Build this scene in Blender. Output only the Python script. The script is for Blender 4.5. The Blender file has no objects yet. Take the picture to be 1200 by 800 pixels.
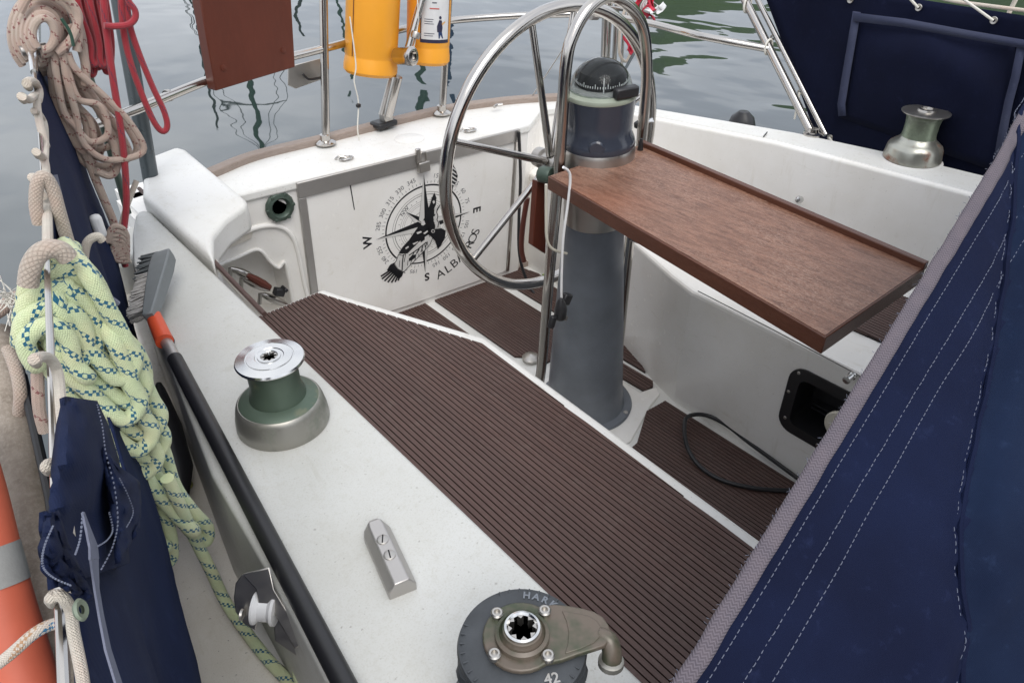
import bpy, bmesh, math, random
from mathutils import Vector, Matrix, noise as mnoise
random.seed(7)
PI = math.pi
scn = bpy.context.scene
COL = scn.collection
# ------------------------------------------------------------------ camera
CAM_H = 1.54
FOC = 867.0
PITCH = math.atan(604 / FOC)
HEAD = math.radians(40.4)
fwd = Vector((math.sin(HEAD) * math.cos(PITCH), math.cos(HEAD) * math.cos(PITCH), -math.sin(PITCH)))
rgt = Vector((math.cos(HEAD), -math.sin(HEAD), 0))
upv = rgt.cross(fwd)
CP = Vector((0, 0, CAM_H))
cam = bpy.data.cameras.new("camera")
cam.sensor_width = 36
cam.lens = FOC / 1200 * 36
cam.clip_start = 0.02
cam.clip_end = 3000
camo = bpy.data.objects.new("camera", cam)
COL.objects.link(camo)
R = Matrix((rgt, upv, -fwd)).transposed().to_4x4()
camo.matrix_world = Matrix.Translation(CP) @ R
scn.camera = camo
scn.render.resolution_x, scn.render.resolution_y = 1024, 682

# ------------------------------------------------------------------ world, sun, exposure
SUN_DIR = Vector((-0.30, -0.60, 0.88)).normalized()
w = bpy.data.worlds.new("World")
scn.world = w
w.use_nodes = True
nt = w.node_tree
nt.nodes.clear()
o_ = nt.nodes.new('ShaderNodeOutputWorld')
bg = nt.nodes.new('ShaderNodeBackground')
sky = nt.nodes.new('ShaderNodeTexSky')
sky.sky_type = 'NISHITA'
sky.sun_disc = False
sky.sun_elevation = math.asin(SUN_DIR.z)
sky.sun_rotation = math.atan2(SUN_DIR.x, SUN_DIR.y)
sky.air_density = 1.0
sky.dust_density = 2.0
tc = nt.nodes.new('ShaderNodeTexCoord')
mp = nt.nodes.new('ShaderNodeMapping')
mp.inputs['Scale'].default_value = (1, 1, 2.2)
ns = nt.nodes.new('ShaderNodeTexNoise')
ns.inputs['Scale'].default_value = 2.6
ns.inputs['Detail'].default_value = 5
ns.inputs['Roughness'].default_value = 0.55
cr = nt.nodes.new('ShaderNodeValToRGB')
cr.color_ramp.elements[0].position = 0.36
cr.color_ramp.elements[0].color = (7.2, 7.6, 8.5, 1)
cr.color_ramp.elements[1].position = 0.66
cr.color_ramp.elements[1].color = (12.2, 12.4, 12.8, 1)
mx = nt.nodes.new('ShaderNodeMix')
mx.data_type = 'RGBA'
mx.inputs['Factor'].default_value = 0.82
L = nt.links.new
L(tc.outputs['Generated'], mp.inputs['Vector'])
L(mp.outputs['Vector'], ns.inputs['Vector'])
L(ns.outputs['Fac'], cr.inputs['Fac'])
L(sky.outputs['Color'], mx.inputs['A'])
L(cr.outputs['Color'], mx.inputs['B'])
L(mx.outputs['Result'], bg.inputs['Color'])
bg.inputs['Strength'].default_value = 0.10
L(bg.outputs['Background'], o_.inputs['Surface'])
sl = bpy.data.lights.new("sun", 'SUN')
sl.energy = 1.5
sl.angle = math.radians(38)
sl.color = (1, 0.97, 0.92)
so = bpy.data.objects.new("sun", sl)
COL.objects.link(so)
so.rotation_euler = SUN_DIR.to_track_quat('Z', 'Y').to_euler()
scn.view_settings.view_transform = 'Standard'
scn.view_settings.look = 'None'
scn.view_settings.exposure = 0.48
scn.view_settings.gamma = 1.0
scn.cycles.max_bounces = 12
scn.cycles.diffuse_bounces = 8


# ------------------------------------------------------------------ measuring helpers (photo bearing -> point on a real plane)
def ray(px, py): return (px - 600) * rgt + (400 - py) * upv + FOC * fwd
def on_z(px, py, z): d = ray(px, py); return CP + d * ((z - CAM_H) / d.z)
def on_y(px, py, y): d = ray(px, py); return CP + d * (y / d.y)
def on_x(px, py, x): d = ray(px, py); return CP + d * (x / d.x)
def on_pl(px, py, n, k): d = ray(px, py); return CP + d * ((k - n.dot(CP)) / n.dot(d))
def at_w(px, py, wd): return CP + ray(px, py) * (wd / FOC)


# ------------------------------------------------------------------ materials
class NM:
    def __init__(s, name):
        s.m = bpy.data.materials.new(name)
        s.m.use_nodes = True
        s.t = s.m.node_tree
        s.b = s.t.nodes['Principled BSDF']
        s._c = None
    def n(s, ty, **kw):
        x = s.t.nodes.new(ty)
        for k, v in kw.items(): setattr(x, k, v)
        return x
    def put(s, sock, v):
        if v is None: return
        if isinstance(v, bpy.types.NodeSocket): s.t.links.new(v, sock)
        else:
            if isinstance(v, tuple) and len(v) == 3 and sock.type == 'RGBA': v = (*v, 1)
            sock.default_value = v
    def ma(s, op, a, b=None, c=None, clamp=False):
        x = s.n('ShaderNodeMath', operation=op, use_clamp=clamp)
        s.put(x.inputs[0], a)
        if b is not None: s.put(x.inputs[1], b)
        if c is not None: s.put(x.inputs[2], c)
        return x.outputs[0]
    def mix(s, f, a, b):
        x = s.n('ShaderNodeMix', data_type='RGBA')
        s.put(x.inputs['Factor'], f); s.put(x.inputs['A'], a); s.put(x.inputs['B'], b)
        return x.outputs['Result']
    def co(s, kind='Object', scale=(1, 1, 1), rot=(0, 0, 0)):
        if s._c is None: s._c = s.n('ShaderNodeTexCoord')
        q = s.n('ShaderNodeMapping')
        q.inputs['Scale'].default_value = scale
        q.inputs['Rotation'].default_value = rot
        s.t.links.new(s._c.outputs[kind], q.inputs['Vector'])
        return q.outputs['Vector']
    def noise(s, v, sc, det=3, ro=0.5, dist=0):
        x = s.n('ShaderNodeTexNoise')
        s.put(x.inputs['Vector'], v)
        x.inputs['Scale'].default_value = sc
        x.inputs['Detail'].default_value = det
        x.inputs['Roughness'].default_value = ro
        x.inputs['Distortion'].default_value = dist
        return x.outputs['Fac']
    def wave(s, v, sc, dist=0, det=2, direction='X', dsc=1):
        x = s.n('ShaderNodeTexWave', bands_direction=direction)
        s.put(x.inputs['Vector'], v)
        x.inputs['Scale'].default_value = sc
        x.inputs['Distortion'].default_value = dist
        x.inputs['Detail'].default_value = det
        x.inputs['Detail Scale'].default_value = dsc
        return x.outputs['Fac']
    def ramp(s, f, stops):
        x = s.n('ShaderNodeValToRGB')
        e = x.color_ramp.elements
        while len(e) < len(stops): e.new(0.5)
        for el, (p, c) in zip(e, stops):
            el.position = p
            el.color = (c, c, c, 1) if not isinstance(c, tuple) else (*c, 1)
        s.put(x.inputs['Fac'], f)
        return x.outputs['Color']
    def bump(s, h, st=0.3, dist=0.001):
        x = s.n('ShaderNodeBump')
        x.inputs['Strength'].default_value = st
        x.inputs['Distance'].default_value = dist
        s.put(x.inputs['Height'], h)
        s.t.links.new(x.outputs['Normal'], s.b.inputs['Normal'])
        return s
    def set(s, col=None, rough=None, metal=None, **kw):
        s.put(s.b.inputs['Base Color'], col)
        s.put(s.b.inputs['Roughness'], rough)
        s.put(s.b.inputs['Metallic'], metal)
        for k, v in kw.items(): s.put(s.b.inputs[k.replace('_', ' ')], v)
        return s


M = {}
def gelcoat(name, col, rough=0.32, speck=0.5, grime=0.25, bump=0.15, mottle=0.0):
    k = NM(name)
    o = k.co('Object')
    n1 = k.noise(o, 3.0, 5, 0.6)
    n2 = k.noise(o, 38, 4, 0.7)
    n3 = k.noise(o, 160, 2, 0.5)
    n4 = k.noise(o, 420, 2, 0.6)
    n5 = k.noise(k.co('Object', (1, 0.22, 1), (0, 0, 0.3)), 26, 5, 0.75, 0.6)
    n6 = k.noise(k.co('Object', (1, 1, 0.15)), 22, 4, 0.7)
    dirt = tuple(c * f for c, f in zip(col, (0.76, 0.73, 0.66)))
    c = k.mix(k.ma('MULTIPLY', k.ramp(n1, [(0.42, 0.0), (0.72, 1.0)]), grime), col, dirt)
    c = k.mix(k.ma('MULTIPLY', k.ramp(n2, [(0.56, 0.0), (0.72, 1.0)]), speck * 0.6), c, dirt)
    c = k.mix(k.ma('MULTIPLY', k.ramp(n5, [(0.60, 0.0), (0.74, 1.0)]), grime * 1.3), c, dirt)
    c = k.mix(k.ma('MULTIPLY', k.ramp(n6, [(0.60, 0.0), (0.75, 1.0)]), grime * 0.8), c, dirt)
    c = k.mix(k.ma('MULTIPLY', k.ramp(n4, [(0.35, 1.0), (0.5, 0.0)]), mottle), c, dirt)
    c = k.mix(k.ma('MULTIPLY', k.ramp(n3, [(0.695, 0.0), (0.74, 1.0)]), speck), c, (0.20, 0.18, 0.16))
    k.set(c, k.ma('ADD', k.ma('MULTIPLY', n2, 0.3), rough - 0.12))
    k.bump(k.ma('ADD', k.ma('MULTIPLY', n4, 0.5), k.ma('ADD', k.ma('MULTIPLY', n3, 0.35), n2)), bump, 0.0012)
    M[name] = k.m
gelcoat('gelcoat_white', (0.545, 0.55, 0.53), 0.36, 0.5, 0.5, 0.25, 0.35)  # same white gelcoat as the walls, darkened to offset strong light from above
gelcoat('gelcoat_deck', (0.73, 0.73, 0.71), 0.4, 0.6, 0.4, 0.15, 0.1)  # deck copy of the gelcoat, toned down for the light on level faces
gelcoat('gelcoat_wall', (0.85, 0.835, 0.81), 0.2, 0.12, 0.35, 0.05)  # upright copy of the gelcoat, brightened to stand in for missing side light
gelcoat('gelcoat_port', (0.85, 0.835, 0.805), 0.2, 0.2, 0.45, 0.05)  # port copy, brightened likewise because its upright faces lie in shade
gelcoat('gelcoat_side', (0.72, 0.69, 0.645), 0.5, 0.8, 0.8, 0.35, 0.4)  # side deck copy with grime, base brightened to lift the weather cloth's shade

def metal(name, col, rough=0.2, var=0.15, m=1.0, scl=60, stain=None, sa=0.5):
    k = NM(name)
    o = k.co('Object')
    n1 = k.noise(o, scl, 4, 0.6)
    n2 = k.noise(o, 14, 4, 0.65)
    c = col
    me = m
    if stain:
        f = k.ramp(n2, [(sa - 0.06, 0.0), (sa + 0.08, 1.0)])
        c = k.mix(f, col, stain)
        me = k.ma('SUBTRACT', m, k.ma('MULTIPLY', f, m * 0.8))
    else:
        c = k.mix(k.ma('MULTIPLY', n2, 0.5), col, tuple(x * 0.7 for x in col))
    k.set(c, k.ma('ADD', k.ma('MULTIPLY', n1, var * 2), max(rough - var, 0.03)), me)
    k.bump(n1, 0.06, 0.0006)
    M[name] = k.m
metal('stainless', (0.54, 0.515, 0.485), 0.17, 0.06)
metal('chrome', (0.70, 0.70, 0.69), 0.2, 0.07)
metal('dull_steel', (0.50, 0.48, 0.45), 0.38, 0.1)
metal('aluminium', (0.50, 0.48, 0.46), 0.42, 0.12, 0.8)
metal('bronze_green', (0.085, 0.12, 0.09), 0.42, 0.1, 0.35, 60, (0.16, 0.16, 0.10), 0.58)
metal('winch_skirt', (0.33, 0.32, 0.29), 0.42, 0.1, 0.75, 90, (0.17, 0.18, 0.15), 0.56)
metal('patina', (0.060, 0.072, 0.045), 0.36, 0.12, 0.35, 80, (0.115, 0.092, 0.072), 0.50)
metal('brass_green', (0.27, 0.32, 0.24), 0.32, 0.1, 0.6, 50, (0.14, 0.16, 0.12), 0.5)
metal('rusty_winch', (0.42, 0.42, 0.37), 0.32, 0.1, 0.8, 50, (0.19, 0.085, 0.05), 0.56)
metal('fitting_green', (0.07, 0.10, 0.08), 0.4, 0.1, 0.3)

def plain(name, col, rough=0.5, metal=0.0, var=0.15, scl=30, bump=0.1, **kw):
    k = NM(name)
    o = k.co('Object')
    n1 = k.noise(o, scl, 4, 0.6)
    n2 = k.noise(o, scl * 8, 2, 0.5)
    c = k.mix(n1, tuple(min(x * (1 + var), 1) for x in col), tuple(x * (1 - var) for x in col))
    k.set(c, k.ma('ADD', k.ma('MULTIPLY', n1, 0.2), rough - 0.1), metal, **kw)
    k.bump(n2, bump, 0.0006)
    M[name] = k.m
plain('rubber_black', (0.014, 0.014, 0.016), 0.42)
plain('plastic_black', (0.018, 0.018, 0.02), 0.35)
plain('matt_black', (0.004, 0.004, 0.005), 0.6)
plain('winch_black', (0.045, 0.05, 0.056), 0.5, 0.1, 0.35, 45, 0.25)
plain('pedestal_blue', (0.135, 0.150, 0.172), 0.38, 0.0, 0.34, 11, 0.12)
plain('binnacle_blue', (0.036, 0.042, 0.058), 0.16, 0, 0.1)
plain('cream_ring', (0.27, 0.30, 0.24), 0.35)
plain('cream_plastic', (0.55, 0.52, 0.44), 0.4)
plain('white_plastic', (0.72, 0.72, 0.72), 0.35)
plain('white_cord', (0.66, 0.64, 0.58), 0.8)
plain('yellow_case', (0.84, 0.36, 0.03), 0.42, 0, 0.1, 8)
plain('label_white', (0.62, 0.62, 0.62), 0.4)
plain('label_ink', (0.02, 0.02, 0.05), 0.5)
plain('label_red', (0.5, 0.08, 0.06), 0.5)
plain('label_skin', (0.6, 0.36, 0.16), 0.5)
plain('grey_tube', (0.075, 0.09, 0.098), 0.3, 0.3)
plain('grey_brush', (0.17, 0.185, 0.19), 0.55)
plain('white_bristle', (0.55, 0.53, 0.50), 0.8)
plain('grey_bristle', (0.16, 0.175, 0.18), 0.8)
plain('orange_plastic', (0.62, 0.08, 0.028), 0.4)
plain('orange_float', (0.50, 0.11, 0.06), 0.55, 0, 0.3, 9, 0.4)
plain('grey_band', (0.27, 0.27, 0.26), 0.45, 0, 0.25, 60, 0.4)
plain('decal_black', (0.010, 0.011, 0.014), 0.35, bump=0.0)
plain('decal_white', (0.64, 0.63, 0.61), 0.35, bump=0.0)
plain('decal_grey', (0.10, 0.10, 0.11), 0.4, bump=0.0)
plain('red_flag', (0.50, 0.03, 0.06), 0.8)
plain('white_flag', (0.72, 0.72, 0.72), 0.8)
plain('brown_leather', (0.10, 0.022, 0.012), 0.5)
plain('hull_blue', (0.02, 0.05, 0.12), 0.3)
plain('hull_white', (0.7, 0.7, 0.7), 0.3)
plain('mast_dark', (0.02, 0.03, 0.03), 0.5)
plain('mast_green', (0.02, 0.06, 0.04), 0.5)
plain('sail_blue', (0.012, 0.035, 0.11), 0.7)
plain('green_tape', (0.45, 0.6, 0.15), 0.5)
plain('seam_grey', (0.16, 0.15, 0.14), 0.8)

def fabric(name, col, fade, scl=900, fold=0.0):
    k = NM(name)
    o = k.co('Object')
    n1 = k.noise(o, 5, 5, 0.6)
    n2 = k.noise(o, 40, 4, 0.7)
    w1 = k.wave(o, scl / 4, 0, 0, 'X')
    w2 = k.wave(o, scl / 4, 0, 0, 'Y')
    w3 = k.wave(o, scl / 4, 0, 0, 'Z')
    c = k.mix(k.ramp(n1, [(0.35, 0.0), (0.75, 1.0)]), col, fade)
    c = k.mix(k.ma('MULTIPLY', k.ramp(n2, [(0.60, 0.0), (0.8, 1.0)]), 0.35), c, tuple(min(1, x * 1.9 + 0.01) for x in fade))
    k.set(c, 0.8)
    k.put(k.b.inputs['Specular IOR Level'], 0.14)
    k.bump(k.ma('ADD', k.ma('ADD', w1, k.ma('ADD', w2, w3)), k.ma('MULTIPLY', n2, 2.5)), 0.28, 0.0006)
    M[name] = k.m
fabric('navy_canvas', (0.0018, 0.0042, 0.020), (0.0040, 0.0085, 0.034))
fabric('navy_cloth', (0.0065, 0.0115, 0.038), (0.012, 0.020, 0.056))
fabric('navy_canvas_lit', (0.0026, 0.0072, 0.025), (0.0052, 0.0135, 0.040))  # lighter canvas copy: paints in the light caught by the tilted hood panel
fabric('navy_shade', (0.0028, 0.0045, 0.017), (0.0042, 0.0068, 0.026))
fabric('blue_webbing', (0.045, 0.052, 0.095), (0.06, 0.068, 0.11))
fabric('grey_strap', (0.14, 0.15, 0.20), (0.20, 0.21, 0.26))
plain('stitch', (0.13, 0.145, 0.20), 0.8)
# herringbone webbing on the edge of the spray hood
k = NM('grey_webbing')
o = k.co('UV')
sx = k.n('ShaderNodeSeparateXYZ'); k.put(sx.inputs[0], o)
u, v = sx.outputs[0], sx.outputs[1]
zz = k.ma('PINGPONG', k.ma('MULTIPLY', u, 3.0), 0.5)
h = k.ma('SINE', k.ma('MULTIPLY', k.ma('ADD', k.ma('MULTIPLY', v, 260), k.ma('MULTIPLY', zz, 1.6)), 2 * PI))
hh = k.ma('MULTIPLY_ADD', h, 0.5, 0.5)
nn = k.noise(k.co('Object'), 60, 3, 0.6)
c = k.mix(hh, (0.040, 0.036, 0.050), (0.110, 0.098, 0.120))
c = k.mix(k.ma('MULTIPLY', nn, 0.5), c, (0.17, 0.135, 0.145))
k.set(c, 0.9); k.bump(hh, 0.5, 0.001)
M['grey_webbing'] = k.m

# moulded brown deck strips
k = NM('brown_plank')
o = k.co('Object', (1, 0.06, 1))
n1 = k.noise(o, 260, 3, 0.6)
n2 = k.noise(k.co('Object'), 7, 4, 0.6)
n3 = k.noise(k.co('Object'), 300, 2, 0.5)
c = k.mix(n1, (0.056, 0.028, 0.023), (0.108, 0.060, 0.050))
c = k.mix(k.ma('MULTIPLY', k.ramp(n2, [(0.4, 0.0), (0.8, 1.0)]), 0.4), c, (0.12, 0.085, 0.075))
c = k.mix(k.ma('MULTIPLY', k.ramp(n3, [(0.76, 0.0), (0.8, 1.0)]), 0.5), c, (0.4, 0.37, 0.33))
oi = k.n('ShaderNodeObjectInfo').outputs['Random']
c = k.mix(k.ma('MULTIPLY', oi, 0.30), c, (0.040, 0.022, 0.019))
c = k.mix(k.ma('MULTIPLY', k.ramp(k.noise(k.co('Object'), 32, 5, 0.7), [(0.55, 0.0), (0.75, 1.0)]), 0.35), c, (0.15, 0.115, 0.10))
k.set(c, k.ma('MULTIPLY_ADD', n2, 0.3, 0.45)); k.bump(k.ma('ADD', n1, n3), 0.35, 0.0007)
M['brown_plank'] = k.m
plain('brown_groove', (0.012, 0.008, 0.008), 0.8)

def wood(name, ca, cb, cc, rough=0.5, sc=(1, 1, 1), wsc=14, axis_stretch=(6, 0.5, 6), bump=0.35):
    k = NM(name)
    o = k.co('Object', axis_stretch)
    n1 = k.noise(o, wsc, 6, 0.65, 0.6)
    n2 = k.noise(o, wsc * 6, 4, 0.7)
    n3 = k.noise(k.co('Object'), 5, 3, 0.5)
    c = k.mix(k.ramp(n1, [(0.3, 0.0), (0.7, 1.0)]), ca, cb)
    c = k.mix(k.ma('MULTIPLY', k.ramp(n2, [(0.45, 0.0), (0.75, 1.0)]), 0.6), c, cc)
    c = k.mix(k.ma('MULTIPLY', k.ramp(n3, [(0.4, 0.0), (0.7, 1.0)]), 0.4), c, ca)
    k.set(c, k.ma('ADD', k.ma('MULTIPLY', n2, 0.2), rough - 0.1))
    k.bump(n2, bump, 0.0015)
    M[name] = k.m
k = NM('table_top')
n1 = k.noise(k.co('Object', (7, 0.9, 7)), 16, 6, 0.7, 0.8)
n2 = k.noise(k.co('Object', (3.2, 1.0, 3)), 150, 4, 0.75)
n3 = k.noise(k.co('Object'), 4.5, 4, 0.6, 0.5)
n4 = k.noise(k.co('Object', (1, 1, 1), (0, 0, 0)), 2.1, 2, 0.5)
c = k.mix(k.ramp(n1, [(0.38, 0.0), (0.60, 1.0)]), (0.105, 0.040, 0.020), (0.225, 0.108, 0.066))
c = k.mix(k.ma('MULTIPLY', k.ramp(n2, [(0.46, 0.0), (0.66, 1.0)]), k.ma('MULTIPLY_ADD', k.ramp(n3, [(0.38, 0.0), (0.62, 1.0)]), 0.55, 0.30)), c, (0.37, 0.245, 0.185))
c = k.mix(k.ma('MULTIPLY', k.ramp(n2, [(0.30, 1.0), (0.42, 0.0)]), 0.7), c, (0.06, 0.022, 0.014))
c = k.mix(k.ma('MULTIPLY', k.ramp(n4, [(0.45, 0.0), (0.6, 1.0)]), 0.35), c, (0.25, 0.085, 0.04))
k.set(c, k.ma('MULTIPLY_ADD', n2, 0.35, 0.22)); k.bump(n2, 0.5, 0.0016)
M['table_top'] = k.m
wood('teak_edge', (0.070, 0.022, 0.011), (0.10, 0.034, 0.018), (0.14, 0.060, 0.036), 0.38)
wood('teak_grey', (0.23, 0.18, 0.15), (0.31, 0.25, 0.215), (0.42, 0.36, 0.32), 0.7, axis_stretch=(0.6, 5, 5))
wood('brown_board', (0.085, 0.018, 0.008), (0.105, 0.022, 0.010), (0.12, 0.028, 0.013), 0.42, axis_stretch=(1, 1, 0.3), bump=0.08)
wood('driftwood', (0.20, 0.165, 0.13), (0.36, 0.31, 0.26), (0.50, 0.45, 0.39), 0.85, axis_stretch=(2.2, 2.2, 1.2), wsc=18, bump=0.6)

def rope_mat(name, base, dark, tracer, period=0.5, width=0.14, nt_=6, two=None, amount=1.0, fuzz=0.8, tn=None):
    k = NM(name)
    o = k.co('UV')
    sx = k.n('ShaderNodeSeparateXYZ'); k.put(sx.inputs[0], o)
    u, v = sx.outputs[0], sx.outputs[1]
    def ab(n_):
        A = k.ma('SINE', k.ma('MULTIPLY', k.ma('ADD', k.ma('MULTIPLY', u, n_), k.ma('MULTIPLY', v, n_)), 2 * PI))
        B = k.ma('SINE', k.ma('MULTIPLY', k.ma('SUBTRACT', k.ma('MULTIPLY', u, n_), k.ma('MULTIPLY', v, n_)), 2 * PI))
        return k.ma('MULTIPLY', A, B)
    AB = ab(nt_); TB_ = ab(tn or nt_)
    h = k.ma('POWER', k.ma('ABSOLUTE', AB), 0.5)
    fz = k.noise(k.co('Object'), 700, 3, 0.7)
    fz2 = k.noise(k.co('Object'), 260, 3, 0.6)
    c = k.mix(k.ma('MULTIPLY_ADD', fz2, 0.6, k.ma('MULTIPLY', h, 0.6)), dark, base)
    nn = k.noise(k.co('Object'), 22, 4, 0.6)
    c = k.mix(k.ma('MULTIPLY', k.ramp(nn, [(0.4, 0.0), (0.65, 1.0)]), 0.55), c, tuple(x * y for x, y in zip(base, (1.0, 0.82, 0.80))))
    dirty = k.noise(k.co('Object'), 9, 4, 0.7)
    c = k.mix(k.ma('MULTIPLY', k.ramp(dirty, [(0.5, 0.0), (0.75, 1.0)]), 0.35), c, tuple(x * 0.5 for x in base))
    s1 = k.ma('FRACT', k.ma('ADD', k.ma('ADD', u, k.ma('MULTIPLY', v, period)), k.ma('MULTIPLY', nn, 0.25)))
    m1 = k.ma('LESS_THAN', s1, width)
    m2 = k.ma('GREATER_THAN', k.ma('ADD', TB_, k.ma('MULTIPLY_ADD', fz, 0.5, -0.25)), -0.05)
    c = k.mix(k.ma('MULTIPLY', k.ma('MULTIPLY', m1, m2), amount), c, tracer)
    if two:
        s2 = k.ma('FRACT', k.ma('ADD', k.ma('ADD', u, 0.5), k.ma('MULTIPLY', v, period)))
        c = k.mix(k.ma('MULTIPLY', k.ma('LESS_THAN', s2, width), m2), c, two)
    k.set(c, 0.9)
    k.put(k.b.inputs['Sheen Weight'], 0.25)
    k.bump(k.ma('ADD', h, k.ma('MULTIPLY', fz, fuzz * 1.6)), 0.7, 0.0014)
    M[name] = k.m
rope_mat('rope_lime', (0.66, 0.75, 0.46), (0.46, 0.55, 0.29), (0.004, 0.11, 0.19), 0.85, 0.15, 9, (0.004, 0.11, 0.19), 1.0, 1.0, 5)
rope_mat('rope_beige', (0.52, 0.42, 0.35), (0.32, 0.25, 0.20), (0.20, 0.05, 0.05), 1.2, 0.15, 7, None, 0.9, 0.6, 4)
rope_mat('rope_plain', (0.50, 0.43, 0.36), (0.26, 0.20, 0.16), (0.45, 0.38, 0.32), 0.4, 0.1, 5)
rope_mat('rope_red', (0.40, 0.025, 0.04), (0.22, 0.012, 0.02), (0.10, 0.03, 0.06), 0.4, 0.09, 6)
rope_mat('rope_white', (0.66, 0.61, 0.52), (0.42, 0.37, 0.30), (0.60, 0.55, 0.47), 0.4, 0.1, 6)
rope_mat('rope_striped', (0.66, 0.62, 0.54), (0.42, 0.38, 0.32), (0.03, 0.16, 0.30), 0.38, 0.22, 6, (0.45, 0.26, 0.14), 1.0, 0.5, 4)
rope_mat('rope_yellow', (0.42, 0.42, 0.12), (0.25, 0.24, 0.07), (0.42, 0.42, 0.12), 0.4, 0.1, 4)

# water
k = NM('water')
o = k.co('Object')
n1 = k.noise(k.co('Object', (1.0, 0.75, 1), (0, 0, 0.5)), 0.9, 2, 0.45, 0.3)
n2 = k.noise(k.co('Object', (1.0, 0.45, 1), (0, 0, -0.7)), 3.2, 2, 0.5)
n4 = k.noise(k.co('Object', (1, 0.4, 1), (0, 0, -0.7)), 0.13, 2, 0.5)
k.set((0.014, 0.024, 0.022), 0.02, 0.0)
k.put(k.b.inputs['IOR'], 2.1)
amp = k.ma('MULTIPLY_ADD', k.ramp(n4, [(0.40, 0.0), (0.62, 1.0)]), 0.9, 0.35)
k.bump(k.ma('MULTIPLY', k.ma('ADD', n1, k.ma('MULTIPLY', n2, 0.05)), amp), 1.0, 0.045)
M['water'] = k.m
k = NM('hill_green')
n1 = k.noise(k.co('Object'), 0.25, 6, 0.7)
k.set(k.mix(n1, (0.02, 0.045, 0.012), (0.07, 0.11, 0.035)), 0.9)
M['hill_green'] = k.m
k = NM('compass_glass')
k.set((0.85, 0.92, 0.92), 0.01, 0.0, Transmission_Weight=1.0, IOR=1.22)
M['compass_glass'] = k.m


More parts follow.
